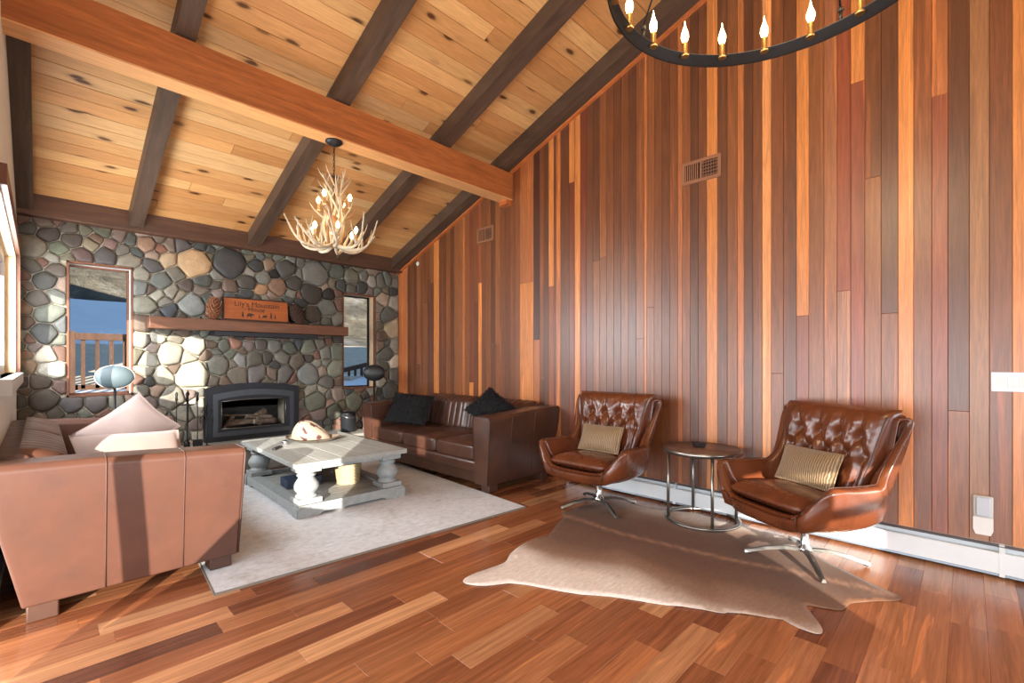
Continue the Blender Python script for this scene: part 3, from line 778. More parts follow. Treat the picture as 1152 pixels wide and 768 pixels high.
def place_pillow(name, label, w, h, t, mat, M, seed, fur=False, rough=0., trim=None, group=None, pinch=.08):
    mb = pillow_mb(w, h, t, 26 if fur else 22, pinch, seed, rough=rough)
    o = mb.build(name, mat, weld=True); o.matrix_world = M; tag(o, label, 'pillow', group)
    if fur:
        f = MB(); r = random.Random(seed+5); src = pillow_mb(w, h, t, 40, pinch, seed)
        n = len(src.v)
        for k in range(4200):
            p = Vector(src.v[r.randrange(n)])+Vector((r.uniform(-.01,.01),0,r.uniform(-.01,.01)))
            d = Vector((p.x/w*1.1, (1.4 if p.y > 0 else -1.4)*max(.2, abs(p.y)/t*2), p.z/h*1.1)).normalized()
            d = (d+Vector((r.uniform(-.7,.7),r.uniform(-.7,.7),r.uniform(-.9,.4)))).normalized()
            a = d.orthogonal().normalized()*.0035; q = p+d*r.uniform(.012,.026)
            i = f.add([p-a, p+a, q]); f.face([i,i+1,i+2])
        fo = f.build('fur', mat, o); tag(fo, kind='stuff')
    elif trim:
        pts = []
        for k in range(80):
            s_ = k/80*4; e = int(s_); q = (s_-e)*2-1
            u, v = ((q,-1),(1,q),(-q,1),(-1,-q))[e]
            pts.append((w/2*u*(1-pinch*(1-abs(v)**1.5)*abs(u)**2), 0, h/2*v*(1-pinch*(1-abs(u)**1.5)*abs(v)**2)))
        MB().loop_tube(pts, .004, 6).build('piping', trim, o)
    return o
# blush pillows on the left sofa (leaning on its near arm / back)
PA = place_pillow('throw_pillow', 'blush linen pillow lying flattest and nearest, against the near arm of the tan sofa', .58, .46, .15, m_blush, TR((.42,3.86,.655), rx=math.radians(-50), ry=math.radians(3), rz=math.radians(8)), 1, trim=m_blush, group=None)
PB = place_pillow('throw_pillow', 'blush linen pillow with a peaked corner, behind the nearer blush pillow', .50, .46, .16, m_blush, TR((.42,4.60,.655), rx=math.radians(-44), ry=math.radians(-36), rz=math.radians(8)), 2, trim=m_blush)
PC_ = place_pillow('throw_pillow', 'big black fur pillow at the far end of the dark sofa by the stone wall', .58, .45, .18, m_fur, TR((3.42,5.24,.675), rx=math.radians(-38), ry=math.radians(4), rz=math.radians(-60)), 3, fur=True, rough=.012)
PD = place_pillow('throw_pillow', 'black fur pillow poking up behind the near arm of the dark sofa', .42, .40, .15, m_fur, TR((3.62,3.66,.68), rx=math.radians(-44), ry=math.radians(34), rz=math.radians(-74)), 4, fur=True, rough=.012)

SETTLE = [(PA,[SL],(.35,.25,.6)), (PB,[SL,PA],(.3,.5,.45)), (PC_,[SR],(-.5,-.3,.35)), (PD,[SR],(-.5,.3,.35))]
for o_, ot, d_ in SETTLE: print('SETTLED', o_.name, settle(o_, ot, d_), tuple(o_.location))
# ------------------------------------------------------------------ swivel armchairs (front towards local -Y)
def make_armchair(label, loc, rz, group):
    t = thing('swivel_armchair', label, 'armchair', loc, rz, group)
    half = [(0,-.40,.375),(.15,-.398,.376),(.262,-.385,.392),(.345,-.365,.47),(.425,-.335,.560),(.455,-.27,.580),(.452,-.13,.572),(.44,.03,.568),(.425,.105,.572),(.41,.16,.64),(.425,.225,.78),(.45,.285,.91),(.432,.32,.955),(.28,.355,.965),(0,.375,.968)]
    half_b = [(0,-.29,.285),(.11,-.285,.285),(.185,-.27,.285),(.225,-.245,.285),(.255,-.20,.282),(.275,-.14,.28),(.285,-.07,.28),(.275,.02,.28),(.255,.08,.28),(.225,.13,.285),(.20,.17,.285),(.17,.20,.285),(.14,.22,.285),(.08,.235,.285),(0,.24,.285)]
    def full(h): return h+[(-x,y,z) for x,y,z in h[-2:0:-1]]
    N = 88
    rim = crom(full(half), N, True); bot = crom(full(half_b), N, True)
    ctr = Vector((0,0,0))
    rows = []
    def ring(pts): rows.append([tuple(p) for p in pts])
    # outside from the bottom up, bulging
    ring([Vector((p.x*.2,p.y*.2,.278)) for p in bot])
    ring([Vector((p.x*.85,p.y*.85,.278)) for p in bot])
    for k in (.0,.12,.28,.45,.62,.8,.93):
        o = []
        for p, q in zip(bot, rim):
            m = p.lerp(q, k); d = Vector((m.x, m.y, 0)); L = d.length
            b = math.sin(PI*min(1, k*1.02))*(.078 if q.z < .62 else .062)
            if q.y < -.33 and q.z < .42: b *= .5
            m += d.normalized()*b; 
            if k < .5: m.z -= math.sin(PI*k)*.04
            o.append(m)
        ring(o)
    TH = .078
    def inset(k, dz):
        o = []
        for i, q in enumerate(rim):
            tdir = (rim[(i+1)%N]-rim[i-1]); nrm = Vector((-tdir.y, tdir.x, 0))
            h = Vector((q.x, q.y, 0))
            if nrm.length < 1e-5: nrm = -h
            nrm.normalize()
            if nrm.dot(h) > 0: nrm = -nrm
            o.append(q+nrm*TH*k+Vector((0,0,dz)))
        return o
    ring(inset(0,-.012)); ring(inset(.12,.004)); ring(inset(.5,.010)); ring(inset(.88,.0)); inn = inset(1.,-.02); ring(inn)
    for k in (.35,.7,1.0):
        o = []
        for p in inn:
            q = Vector((p.x*.72, p.y*.72-.0, .36)); o.append(p.lerp(q, k)+Vector((p.x,p.y,0)).normalized()*math.sin(PI*k)*.02)
        ring(o)
    ring([Vector((p.x*.2,p.y*.2,.355)) for p in inn])
    mb = MB(); ids = [mb.add(r) for r in rows]
    for a, b in zip(ids, ids[1:]):
        for q in range(N): mb.face([a+q, a+(q+1)%N, b+(q+1)%N, b+q], True)
    mb.face([ids[0]+q for q in range(N)][::-1]); mb.face([ids[-1]+q for q in range(N)])
    sh = mb.build('shell', m_cognac, t, fixn=True)
    # seams where arm and lip meet and along the rim
    for s in (-1, 1):
        sm = MB(); sm.tube([(s*.215,-.300,.30),(s*.262,-.372,.335),(s*.278,-.388,.395),(s*.25,-.355,.40)], .0035, 6); sm.build('seam', m_seam, sh)
        sm = MB(); P = [rim[i] for i in range(N)]; pts = []
        for i, p in enumerate(P):
            if p.x*s > .20 and p.z > .40: pts.append((math.atan2(p.y, abs(p.x)), p))
        pts.sort(key=lambda q: q[0]); ii = inset(.5,.0145)
        pts2 = sorted([(math.atan2(P[i].y, abs(P[i].x)), ii[i]) for i in range(N) if P[i].x*s > .20 and P[i].z > .40], key=lambda q: q[0])
        sm.tube([p for _, p in pts2], .0028, 6); sm.build('seam', m_seam, sh)
    # seat cushion
    bm = bmesh.new(); bmesh.ops.create_cube(bm, size=1); bmesh.ops.subdivide_edges(bm, edges=bm.edges[:], cuts=11, use_grid_fill=True)
    for v in bm.verts:
        u, w_, h_ = v.co.x*2, v.co.y*2, v.co.z*2
        e = abs(u)**5+abs(w_)**5
        k = 1-.07*max(0, e-.6)
        wx = .30-.035*max(0, w_)
        nose = .018*max(0, -w_)**3
        rr_ = min(1, max(abs(u), abs(w_))); z = .415+h_*.062*(1-.86*max(0, (rr_-.5)/.5)**2.6)+.018*(1-u*u)*(1-w_*w_)*(h_ > 0)-.02*w_
        v.co = Vector((u*k*wx, -.078+w_*k*.308, z))
    mb = MB(); mb.frombm(bm); sc = mb.build('seat_cushion', m_cognac, t, sub=1)
    # tufted back cushion
    btn = [(-.6,.68),(-.2,.68),(.2,.68),(.6,.68),(-.4,.47),(0,.47),(.4,.47),(-.8,.47),(.8,.47)]
    def lines(u, v):
        d = 9
        for (a, b) in btn[:4]:
            for (c, e) in btn[4:]:
                if abs(a-c) < .25:
                    px, py = u-a, v-b; qx, qy = c-a, e-b; L2 = qx*qx+qy*qy
                    tt = max(0, min(1, (px*qx+py*qy)/L2)); d = min(d, math.hypot(px-tt*qx, (py-tt*qy)*1.2))
            if v > b: d = min(d, abs(u-a)+.0)
        for (c, e) in btn[4:]:
            if v < e: d = min(d, abs(u-c))
        return d
    def front(a, b):
        u, v = a*2-1, b
        hw = .275+.115*v
        edge = (1-abs(u)**7)*(1-abs(2*v-1)**9)
        th = .115*max(0, edge)**.5
        g = lines(u, v); pit = min(math.hypot((u-x)*.32, (v-y)*.5) for x, y in btn)
        dep = .030*math.exp(-(g/.055)**2)*min(1, edge*2)*(1.0 if v < .68 else max(.25,1-(v-.68)*2.4))+.04*math.exp(-(pit/.032)**2)
        wr = .006*vnoise((u*9, v*11, 2.))+.004*vnoise((u*22, v*20, 5.))
        y0 = .205+.125*v; z = .44+.565*v
        y0 -= .03*abs(u)**2
        return (u*hw, y0-th+dep*edge+wr*edge, z+.05*th*(v-.5))
    def back(a, b):
        u, v = 1-a*2, b; hw = .275+.115*v
        edge = max(0, (1-abs(u)**7)*(1-abs(2*v-1)**9))
        return (u*hw, .205+.125*v-.03*abs(u)**2+.03*edge**.5, .44+.565*v)
    mb = MB(); mb.grid(front, 73, 49); mb.grid(back, 25, 17); bc = mb.build('back_cushion', m_cognac, t)
    for x, y in btn[:7]:
        hw = .275+.115*y; p = front((x+1)/2, y); b_ = MB(); b_.sphere((p[0], p[1]-.004, p[2]), (.011,.006,.011), 10, 6); b_.build('tufting_button', m_cognac, bc)
    for s in (-1, 1):
        pp = MB(); pp.tube([(s*(.275+.115*v)*.93, front(.5+s*.5*.93, v)[1]-.003, .44+.565*v) for v in [q/12 for q in range(1,12)]], .004, 6); pp.build('piping', m_seam, bc)
    # pedestal and four flat blades
    pd = MB(); pd.lathe([(.115,.274),(.115,.262),(.05,.255),(.028,.24),(.026,.09),(.045,.075),(.045,.055),(.02,.05)], 24); pd.build('pedestal', m_chrome, t)
    for k in range(4):
        a = PI/4+k*PI/2+.2; lg = MB(); M = rotz(a)
        prof = [(.02,.062,.026),(.12,.066,.024),(.24,.045,.021),(.335,.016,.017),(.36,.010,.013)]
        i0 = []
        for r, z, hw in prof: i0.append(lg.add([M@Vector((r,-hw,z-.006)), M@Vector((r,hw,z-.006)), M@Vector((r,hw*.55,z+.012)), M@Vector((r,-hw*.55,z+.012))]))
        for a_, b_ in zip(i0, i0[1:]):
            for q in range(4): lg.face([a_+q, a_+(q+1)%4, b_+(q+1)%4, b_+q], q == 2)
        lg.face([i0[0]+q for q in range(4)][::-1]); lg.face([i0[-1]+q for q in range(4)])
        leg = lg.build('base_leg', m_steel, t, fixn=True)
        g = MB(); g.lathe([(.012,0),(.014,.003),(.012,.012)], 12, c=tuple(M@Vector((.34,0,0)))); g.build('glide', m_blackpl, leg)
    return t
A1 = make_armchair('cognac tufted swivel armchair standing between the dark sofa and the round side table', (3.52,2.36,.008), math.radians(-89), 'cognac swivel armchairs')
A2 = make_armchair('cognac tufted swivel armchair at the right, sunlight on its outer arm', (3.52,.76,.008), math.radians(-119), 'cognac swivel armchairs')
def on_chair(A, label, seed):
    M = Matrix.Translation(A.location) @ rotz(A.rotation_euler.z) @ TR((0,.06,.575), rx=math.radians(-24))
    o = place_pillow('lumbar_pillow', label, .42, .245, .12, m_gold, M, seed, trim=m_gold, pinch=.04)
    f = rotz(A.rotation_euler.z) @ Vector((0,-.8,.6)); settle(o, [A], f)
on_chair(A1, 'small ribbed gold pillow on the armchair next to the dark sofa', 11)
on_chair(A2, 'small ribbed gold pillow on the sunlit armchair at the right', 12)

# ------------------------------------------------------------------ round side table
ST = thing('side_table', 'round metal side table with a thin wood top between the two armchairs', 'side table', (3.80,1.55,.008))
MB().lathe([(.292,.572),(.292,.588),(.02,.588)],48).build('tabletop', woodmat('side_table_top',(2,12,12),base=(112,84,72),attr=None,grain=.2,rough=.35,fine=2), ST)
MB().lathe([(.285,.555),(.303,.556),(.305,.575),(.303,.590),(.292,.591),(.2921,.572),(.285,.571)],48,cap=False).build('rim', m_steel, ST)
rg = MB(); rg.lathe([(.262,.006),(.292,.006),(.292,.022),(.262,.022),(.262,.006)],48,cap=False); rg.build('base_ring', m_steel, ST)
for k in range(4):
    a = math.radians(38+90*k); l = MB(); l.tube([(.268*math.cos(a),.268*math.sin(a),0),(.268*math.cos(a),.268*math.sin(a),.556)],.012,12); l.build('leg', m_steel, ST)
dish = MB(); dish.cbox((-.05,-.04,0),(.05,.04,.022),.008).cbox((-.058,-.048,.022),(.058,.048,.03),.004)
o = dish.build('trinket_box', m_blackpl); o.location = (3.86,1.60,.5965); o.rotation_euler = (0,0,.6); tag(o,'small black lidded box on the round side table','box')

# ------------------------------------------------------------------ rugs
mb = MB(); rx0, rx1, ry0, ry1 = 0., 2.36, 0., 3.0
mb.cbox((rx0,ry0,0),(rx1,ry1,.011),.004)
o = mb.build('area_rug', m_rug); o.location = (.68,2.985,.0005); o.rotation_euler = (0,0,math.radians(-4.2)); tag(o,'pale grey mottled area rug beneath the coffee table','rug')
ed = MB().box((rx0-.004,ry0-.004,0),(rx1+.004,ry0+.004,.0118)).box((rx0-.004,ry0,0),(rx0+.004,ry1,.0118)).box((rx1-.004,ry0,0),(rx1+.004,ry1,.0118)).build('rug_binding', plain('rug_binding_tape',(120,112,100),.9), o)
HP = [(1.745,2.095),(1.80,2.00),(1.945,1.89),(2.03,1.72),(2.10,1.56),(2.215,1.395),(2.33,1.16),(2.43,.99),(2.475,.895),(2.56,.87),(2.665,.835),(2.66,.74),(2.60,.62),(2.585,.53),(2.61,.495),(2.68,.51),(2.78,.57),(2.857,.61),(2.89,.54),(2.925,.475),(2.985,.455),(3.06,.44),(3.18,.34),(3.27,.265),(3.33,.26),(3.36,.31),(3.42,.42),(3.56,.62),(3.70,.78),(3.84,.88),(3.88,.98),(3.80,1.08),(3.80,1.25),(3.90,1.45),(3.93,1.65),(3.86,1.84),(3.80,2.0),(3.82,2.2),(3.88,2.40),(3.86,2.52),(3.72,2.50),(3.58,2.46),(3.42,2.47),(3.28,2.47),(3.15,2.47),(3.08,2.42),(3.04,2.30),(2.96,2.20),(2.86,2.16),(2.70,2.22),(2.52,2.26),(2.36,2.245),(2.23,2.20),(2.10,2.13),(1.98,2.14),(1.84,2.15),(1.77,2.14)]
HO = [tuple(p) for p in crom([(x,y,0) for x,y in HP], 220, True)]
SP = [(2.72,2.42),(2.95,1.95),(3.12,1.5),(3.2,1.1),(3.3,.7)]
SP = [(3.10,2.42),(3.06,1.9),(3.10,1.5),(3.16,1.1),(3.28,.62),(3.32,.3)]
def dseg(p, a, b):
    ax, ay = a; bx, by = b; L = (bx-ax)**2+(by-ay)**2; t = max(0,min(1,((p[0]-ax)*(bx-ax)+(p[1]-ay)*(by-ay))/L))
    return math.hypot(p[0]-ax-t*(bx-ax), p[1]-ay-t*(by-ay))
mb = MB(); cx, cy = 3.05, 1.45
def hz(x, y, s):
    e = 1-s
    return .0035+.004*min(1, e*6)+.006*max(0, vnoise((x*3.2, y*3.2, 4.)))*min(1, e*4)+.010*max(0, vnoise((x*7, y*3, 8.)))*max(0,1-abs(s-.9)*9)
rings = [0.02]+[i/18 for i in range(1,18)]+[.975,1.0]; idx = []
bmh = bmesh.new()
hv = [bmh.verts.new((x,y,.003)) for x,y,_ in HO]; f = bmh.faces.new(hv)
bmesh.ops.triangulate(bmh, faces=[f]); 
bmesh.ops.subdivide_edges(bmh, edges=bmh.edges[:], cuts=3, use_grid_fill=True)
bmesh.ops.triangulate(bmh, faces=bmh.faces[:])
for _ in range(7):
    long = [e for e in bmh.edges if e.calc_length() > .07]
    if long: bmesh.ops.subdivide_edges(bmh, edges=long, cuts=1); bmesh.ops.triangulate(bmh, faces=bmh.faces[:])
def edged(x, y): return min(dseg((x,y), HO[i][:2], HO[(i+1)%220][:2]) for i in range(0,220))
hcol = {}
LEGS = []
for A in (A1, A2):
    for k in range(4):
        a = A.rotation_euler.z+PI/4+k*PI/2+.2; LEGS.append((A.location.x+.34*math.cos(a), A.location.y+.34*math.sin(a), .0))
LEGS.append((3.80,1.55,.28))
A_, B_, C_, D_ = lin((96,62,40)), lin((112,77,54)), lin((146,115,93)), lin((226,214,204))
def mixc(a, b, t): t = max(0,min(1,t)); return tuple(p+(q-p)*t for p, q in zip(a,b))
for v in bmh.verts:
    x, y = v.co.x, v.co.y; e = edged(x, y); s = min(dseg((x,y), SP[i], SP[i+1]) for i in range(len(SP)-1))
    n = vnoise((x*2.2,y*2.2,1.))*.16+vnoise((x*6,y*6,2.))*.05
    q = s+n
    c = mixc(A_, B_, (q-.10)/.3); c = mixc(c, C_, (q-.34)/.22); c = mixc(c, D_, (q-.54)/.25)
    if s < .035: c = mixc(lin((158,116,88)), c, s/.035)
    hcol[v.index] = c; hcol[v] = c
    w_ = .004*min(1, e*10)+.010*max(0, vnoise((x*3.0,y*3.0,4.)))*min(1,e*5)
    if e < .10: w_ += .012*max(0, vnoise((x*9,y*9,8.)))*(1-abs(e-.03)/.07 if e < .10 else 0)
    for lx, ly, lr in LEGS: w_ *= max(0, min(1, (abs(math.hypot(x-lx, y-ly)-lr)-.05)/.12))
    v.co.z = .003+max(0,w_)
bmh.verts.index_update(); hm = bpy.data.meshes.new('cowhide_rug'); 
cl = [hcol[v] for v in bmh.verts]; bmesh.ops.recalc_face_normals(bmh, faces=bmh.faces[:])
if bmh.faces[0].normal.z < 0: bmesh.ops.reverse_faces(bmh, faces=bmh.faces[:])
bmh.to_mesh(hm); bmh.free()
at = hm.color_attributes.new('pcol','FLOAT_COLOR','POINT'); at.data.foreach_set('color', [k for c in cl for k in (*c,1.)])
hm.polygons.foreach_set('use_smooth',[True]*len(hm.polygons)); hm.materials.append(m_hide)
o = bpy.data.objects.new('cowhide_rug', hm); C.objects.link(o)
md = o.modifiers.new('thick','SOLIDIFY'); md.thickness = .003; md.offset = 1
tag(o, 'tan cowhide rug with pale edges spread under the armchairs', 'rug')

# ------------------------------------------------------------------ coffee table
CT = thing('coffee_table', 'weathered grey coffee table with four turned baluster legs on the area rug', 'coffee table', (1.99,4.68,.012), math.radians(-1.6))
TW, TL = 1.03, 1.62
tp = MB(); nb = 5
for i in range(nb):
    a = -TW/2+TW*i/nb; b = -TW/2+TW*(i+1)/nb; tp.cbox((a+.0006,-TL/2+.075,.41),(b-.0006,TL/2-.075,.452),.0025,seg=1)
for s in (-1,1):
    y = s*(TL/2-.037); tp.cbox((-TW/2,y-.037,.41),(TW/2,y+.037,.452),.0025,seg=1)
tp.build('tabletop', m_grayw, CT)
MB().box((-TW/2+.06,-TL/2+.06,.375),(TW/2-.06,TL/2-.06,.409)).build('apron', m_grayl, CT)
bs = MB()
for i in range(7):
    a = -TL/2+.06+(TL-.12)*i/7; b = -TL/2+.06+(TL-.12)*(i+1)/7; bs.cbox((-TW/2+.06,a+.001,.055),(TW/2-.06,b-.001,.085),.003,seg=1)
bs.build('lower_shelf', woodmat('grey_shelf_wood',(1.4,14,14),base=(150,150,146),attr=None,grain=.2,rough=.65,fine=1.6), CT)
fr = MB()
for s in (-1,1):
    fr.prism([(-TL/2+.01,0.0),(-TL/2+.25,0.0),(-TL/2+.29,.022),(TL/2-.29,.022),(TL/2-.25,.0),(TL/2-.01,.0),(TL/2-.01,.075),(TL/2-.05,.10),(-TL/2+.05,.10),(-TL/2+.01,.075)],'x',s*(TW/2-.07)-.045,s*(TW/2-.07)+.055)
    fr.prism([(-TW/2+.015,.0),(-TW/2+.2,.0),(-TW/2+.235,.022),(TW/2-.235,.022),(TW/2-.2,.0),(TW/2-.015,.0),(TW/2-.015,.075),(TW/2-.05,.10),(-TW/2+.05,.10),(-TW/2+.015,.075)],'y',s*(TL/2-.07)-.048,s*(TL/2-.07)+.058)
fr.build('base_frame', m_grayl, CT)
for sx in (-1,1):
    for sy in (-1,1):
        x, y = sx*(TW/2-.135), sy*(TL/2-.14); lg = MB()
        lg.cbox((x-.1,y-.1,.10),(x+.1,y+.1,.145),.006).cbox((x-.095,y-.095,.36),(x+.095,y+.095,.41),.006)
        lg.lathe([(.088,.144),(.088,.158),(.074,.166),(.070,.176),(.086,.192),(.099,.215),(.102,.235),(.096,.258),(.080,.282),(.066,.302),(.062,.316),(.076,.322),(.078,.334),(.064,.34),(.07,.348),(.082,.356),(.082,.362)],28,c=(x,y,0))
        lg.build('leg', m_grayl, CT)
ZT = .012+.4525
# ornament: a wide pale brim with an off-centre crown and dark red blotches
def ornm():
    t = NT('blotched_pale_felt'); v = t.coords(); vo = t.node('ShaderNodeTexVoronoi'); vo.inputs['Scale'].default_value = 11
    nz = t.node('ShaderNodeTexNoise'); nz.inputs['Scale'].default_value = 11; nz.inputs['Detail'].default_value = 4
    tc = t.node('ShaderNodeTexCoord'); t.link(tc.outputs['Object'], nz.inputs['Vector'])
    vm = t.node('ShaderNodeVectorMath', operation='MULTIPLY_ADD'); vm.inputs[1].default_value = (.16,.16,.16)
    t.link(nz.outputs['Color'], vm.inputs[0]); t.link(v, vm.inputs[2]); t.link(vm.outputs[0], vo.inputs['Vector'])
    k = t.ramp(vo.outputs['Distance'], [(.30,(1,1,1)),(.36,(0,0,0))]); sc = t.node('ShaderNodeSeparateColor'); t.link(vo.outputs['Color'], sc.inputs[0])
    k2 = t.ramp(sc.outputs[1], [(.52,(0,0,0)),(.56,(1,1,1))]); k = t.mix(1., k, k2, 'MULTIPLY')
    t.set(Base_Color=t.mix(k, rgba((140,126,110)), rgba((74,36,34))), Roughness=.75); t.bump(nz.outputs['Fac'], .4, .01); return t.m
om = ornm()
mb = MB()
def ofn(a, b):
    th = 2*PI*a; r = b
    rx = .285; ry = .19
    x, y = rx*r*math.cos(th), ry*r*math.sin(th)
    brim = .02+.035*max(0, r-.62)/.38*(.5+.5*math.cos(th)**2)
    cr = .235*max(0, 1-((x+.03)/.20)**2-((y)/.125)**2)**.42 if ((x+.03)/.20)**2+(y/.125)**2 < 1 else 0
    cr *= (1-.55*max(0, min(1, (x+.12)/.27)))*(1-.12*math.exp(-(y/.03)**2)) if cr else 1
    z = max(brim, .02+cr)+.008*vnoise((x*9,y*9,1.))
    return (x, y, z)
mb.grid(ofn, 48, 22, wrapu=True)
mb.grid(lambda a, b: (.285*(1-b)*math.cos(2*PI*a), .19*(1-b)*math.sin(2*PI*a), .001+.054*(max(0,(1-b)-.62)/.38)*(.5+.5*math.cos(2*PI*a)**2) ), 48, 8, wrapu=True)
o = mb.build('hat_ornament', om); o.location = (2.03,4.93,ZT); o.rotation_euler = (0,0,math.radians(-44)); tag(o,'pale hat-shaped ornament with dark red blotches on the coffee table','ornament')
tn = MB(); tn.lathe([(.001,0),(.028,0),(.03,.004),(.03,.034),(.027,.038),(.001,.038)],20); o = tn.build('tin', m_chrome); o.location = (1.74,4.93,ZT); tag(o,'small round silver tin on the coffee table beside the hat-shaped ornament','tin')
rm = MB(); rm.cbox((-.02,-.085,0),(.02,.085,.018),.006); o = rm.build('shadow_strip', m_blackpl); o.location = (1.60,4.74,ZT); o.rotation_euler = (0,0,math.radians(-40)); tag(o,'black remote control at the left edge of the coffee table','remote control')  # dark bar laid in place of the window post's cast shadow
for k in range(3):
    b = MB(); b.cbox((-.007,-.055+.035*k,.0175),(.007,-.04+.035*k,.0205),.002); b.build('strip_ridge', m_iron, o)
bx = MB(); bx.cbox((-.155,-.11,0),(.155,.11,.085),.004); o = bx.build('storage_box', m_navy); o.location = (1.79,4.66,.0975); o.rotation_euler = (0,0,math.radians(-3)); tag(o,'dark navy box on the lower shelf of the coffee table','box')
lb = MB()
for k, (a, b) in enumerate(((-.02,.03),(-.03,.05))): lb.box((a,-.1113,.05-.018*k),(b,-.1095,.056-.018*k))
lb.build('printed_mark', plain('pale_print',(150,160,172),.6), o)
# wicker basket
WB = thing('wicker_basket','small pale wicker basket with a hoop handle on the lower shelf of the coffee table','basket',(2.16,4.42,.0975),.3)
def wv(a, b):
    th = 2*PI*a; r = .105+.02*b; r += .0045*math.sin(th*18+ (PI if int(b*13)%2 else 0)); return (r*math.cos(th), r*math.sin(th), .19*b)
mb = MB(); mb.grid(wv, 144, 27, wrapu=True); mb.grid(lambda a,b: ((.116-.014*b)*math.cos(2*PI*a),(.116-.014*b)*math.sin(2*PI*a),.19-.18*b),48,6,wrapu=True); mb.lathe([(.001,.006),(.105,.006),(.105,.001),(.001,.001)],32); mb.build('basket_body', m_wicker, WB)
MB().loop_tube([(.121*math.cos(a),.121*math.sin(a),.19) for a in [2*PI*k/40 for k in range(40)]],.008,8).build('rim', m_wicker, WB)
MB().tube([(.12*math.cos(a),0,.19+.09*math.sin(a)) for a in [PI*k/16 for k in range(17)]],.006,8).build('handle', m_wicker, WB)

# ------------------------------------------------------------------ fireplace
FI = thing('fireplace_insert','slate grey arched fireplace insert set in the stone wall','fireplace',(1.95,D-.02,.318))
IW2, IH = 1.10, .695
def arch_poly(w, h0, rise, n=16):
    return [(-w/2,0),(w/2,0)]+[(w/2-w*k/n, h0+rise*(1-(2*k/n-1)**2)) for k in range(n+1)]
def arch_frame(mb, w, z0, h0, rise, w2, z2, h2, r2, y0, y1):
    """ring between an outer and an inner arched outline, y0 (front) .. y1 (rear)"""
    def pts(w, z, h, r, n=16): return [(-w/2,z),(-w/2,z+(h-z)*.5)]+[(-w/2+w*k/n, h+r*(1-(2*k/n-1)**2)) for k in range(n+1)]+[(w/2,z+(h-z)*.5),(w/2,z)]
    P = pts(w,z0,h0,rise); Q = pts(w2,z2,h2,r2); n = len(P)
    for y in (y0, y1):
        mb.add([(x,y,z) for x,z in P]); mb.add([(x,y,z) for x,z in Q])
    b = len(mb.v)-4*n
    for i in range(n):
        j = (i+1)%n
        mb.face([b+i,b+j,b+n+j,b+n+i]); mb.face([b+2*n+i,b+3*n+i,b+3*n+j,b+2*n+j])
        mb.face([b+i,b+2*n+i,b+2*n+j,b+j]); mb.face([b+n+i,b+n+j,b+3*n+j,b+3*n+i])
    return mb
arch_frame(MB(), 1.10,0,.655,.06, .93,.075,.575,.052, -.05,.02).build('outer_surround', m_iron, FI, fixn=True)
arch_frame(MB(), .95,.06,.58,.055, .84,.115,.515,.045, -.072,.015).build('door_frame', plain('slate_iron_light',(66,70,76),.4,.5,var=.05), FI, fixn=True)
arch_frame(MB(), .842,.113,.517,.046, .76,.15,.50,.0, -.045,.02).build('inner_surround', m_iron2, FI, fixn=True)
fb = MB(); x0,x1,z0,z1 = -.39,.39,.13,.52
fb.box((x0,.30,z0),(x1,.31,z1)).box((x0-.01,.0,z0),(x0,.31,z1)).box((x1,.0,z0),(x1+.01,.31,z1)).box((x0,.0,z0-.01),(x1,.31,z0)).box((x0,.0,z1),(x1,.31,z1+.01))
fb.build('firebox', m_fireb, FI)
MB().box((-.5,.02,0.0),(.5,.03,.12)).build('base_plate', m_iron2, FI)
LOGS = [((-.30,.12,.175),(.12,.10,.205),.032),((-.26,.2,.2),(.30,.18,.2),.042),((-.31,.07,.16),(-.2,.16,.27),.026),((.02,.06,.2),(.30,.1,.185),.04),((.06,.16,.25),(.2,.2,.32),.05),((-.05,.18,.26),(.26,.12,.24),.034),((-.32,.14,.30),(.05,.18,.275),.014),((.08,.05,.165),(.10,.2,.30),.03)]
for k, (a, b, r) in enumerate(LOGS):
    a, b = Vector(a), Vector(b); P = [a.lerp(b, i/8) for i in range(9)]
    P = [p+Vector((0,0,.008*vnoise((i*.7,k*3.,0)))) for i, p in enumerate(P)]
    lg = MB().tube(P, [r*(.9+.2*vnoise((i*.9,k*5.,2))) for i in range(9)], 12).build('log', m_log, FI)
    e = MB(); d = (b-a).normalized(); e.tube([P[0]-d*.002, P[0]+d*.004],[r*.8,r*.8],12); e.build('log_end', m_ash, lg)
gl = MB().box((-.39,-.038,.14),(.39,-.034,.505)).build('glass_panel', m_glass, FI)
wr = MB()
for z in (.155,.49): wr.tube([(-.385,-.05,z),(-.2,-.05,z+(.012 if z > .3 else -.006)),(0,-.05,z+(.018 if z > .3 else -.009)),(.2,-.05,z+(.012 if z > .3 else -.006)),(.385,-.05,z)],.0035,6)
for x in (-.375,.375): wr.tube([(x,-.05,.15),(x,-.05,.50)],.0035,6)
wr.build('screen_wire', m_steel, FI)
# mantel shelf and heat shield
MT = MB().cbox((.835,D-.30,1.672),(3.105,D-.02,1.80),.006).build('mantel_shelf', m_mant); tag(MT,'thick brown timber mantel shelf on the stone wall above the fireplace','mantel shelf')
MB().box((1.45,D-.275,1.618),(2.68,D-.03,1.668)).build('heat_shield', m_iron, MT)
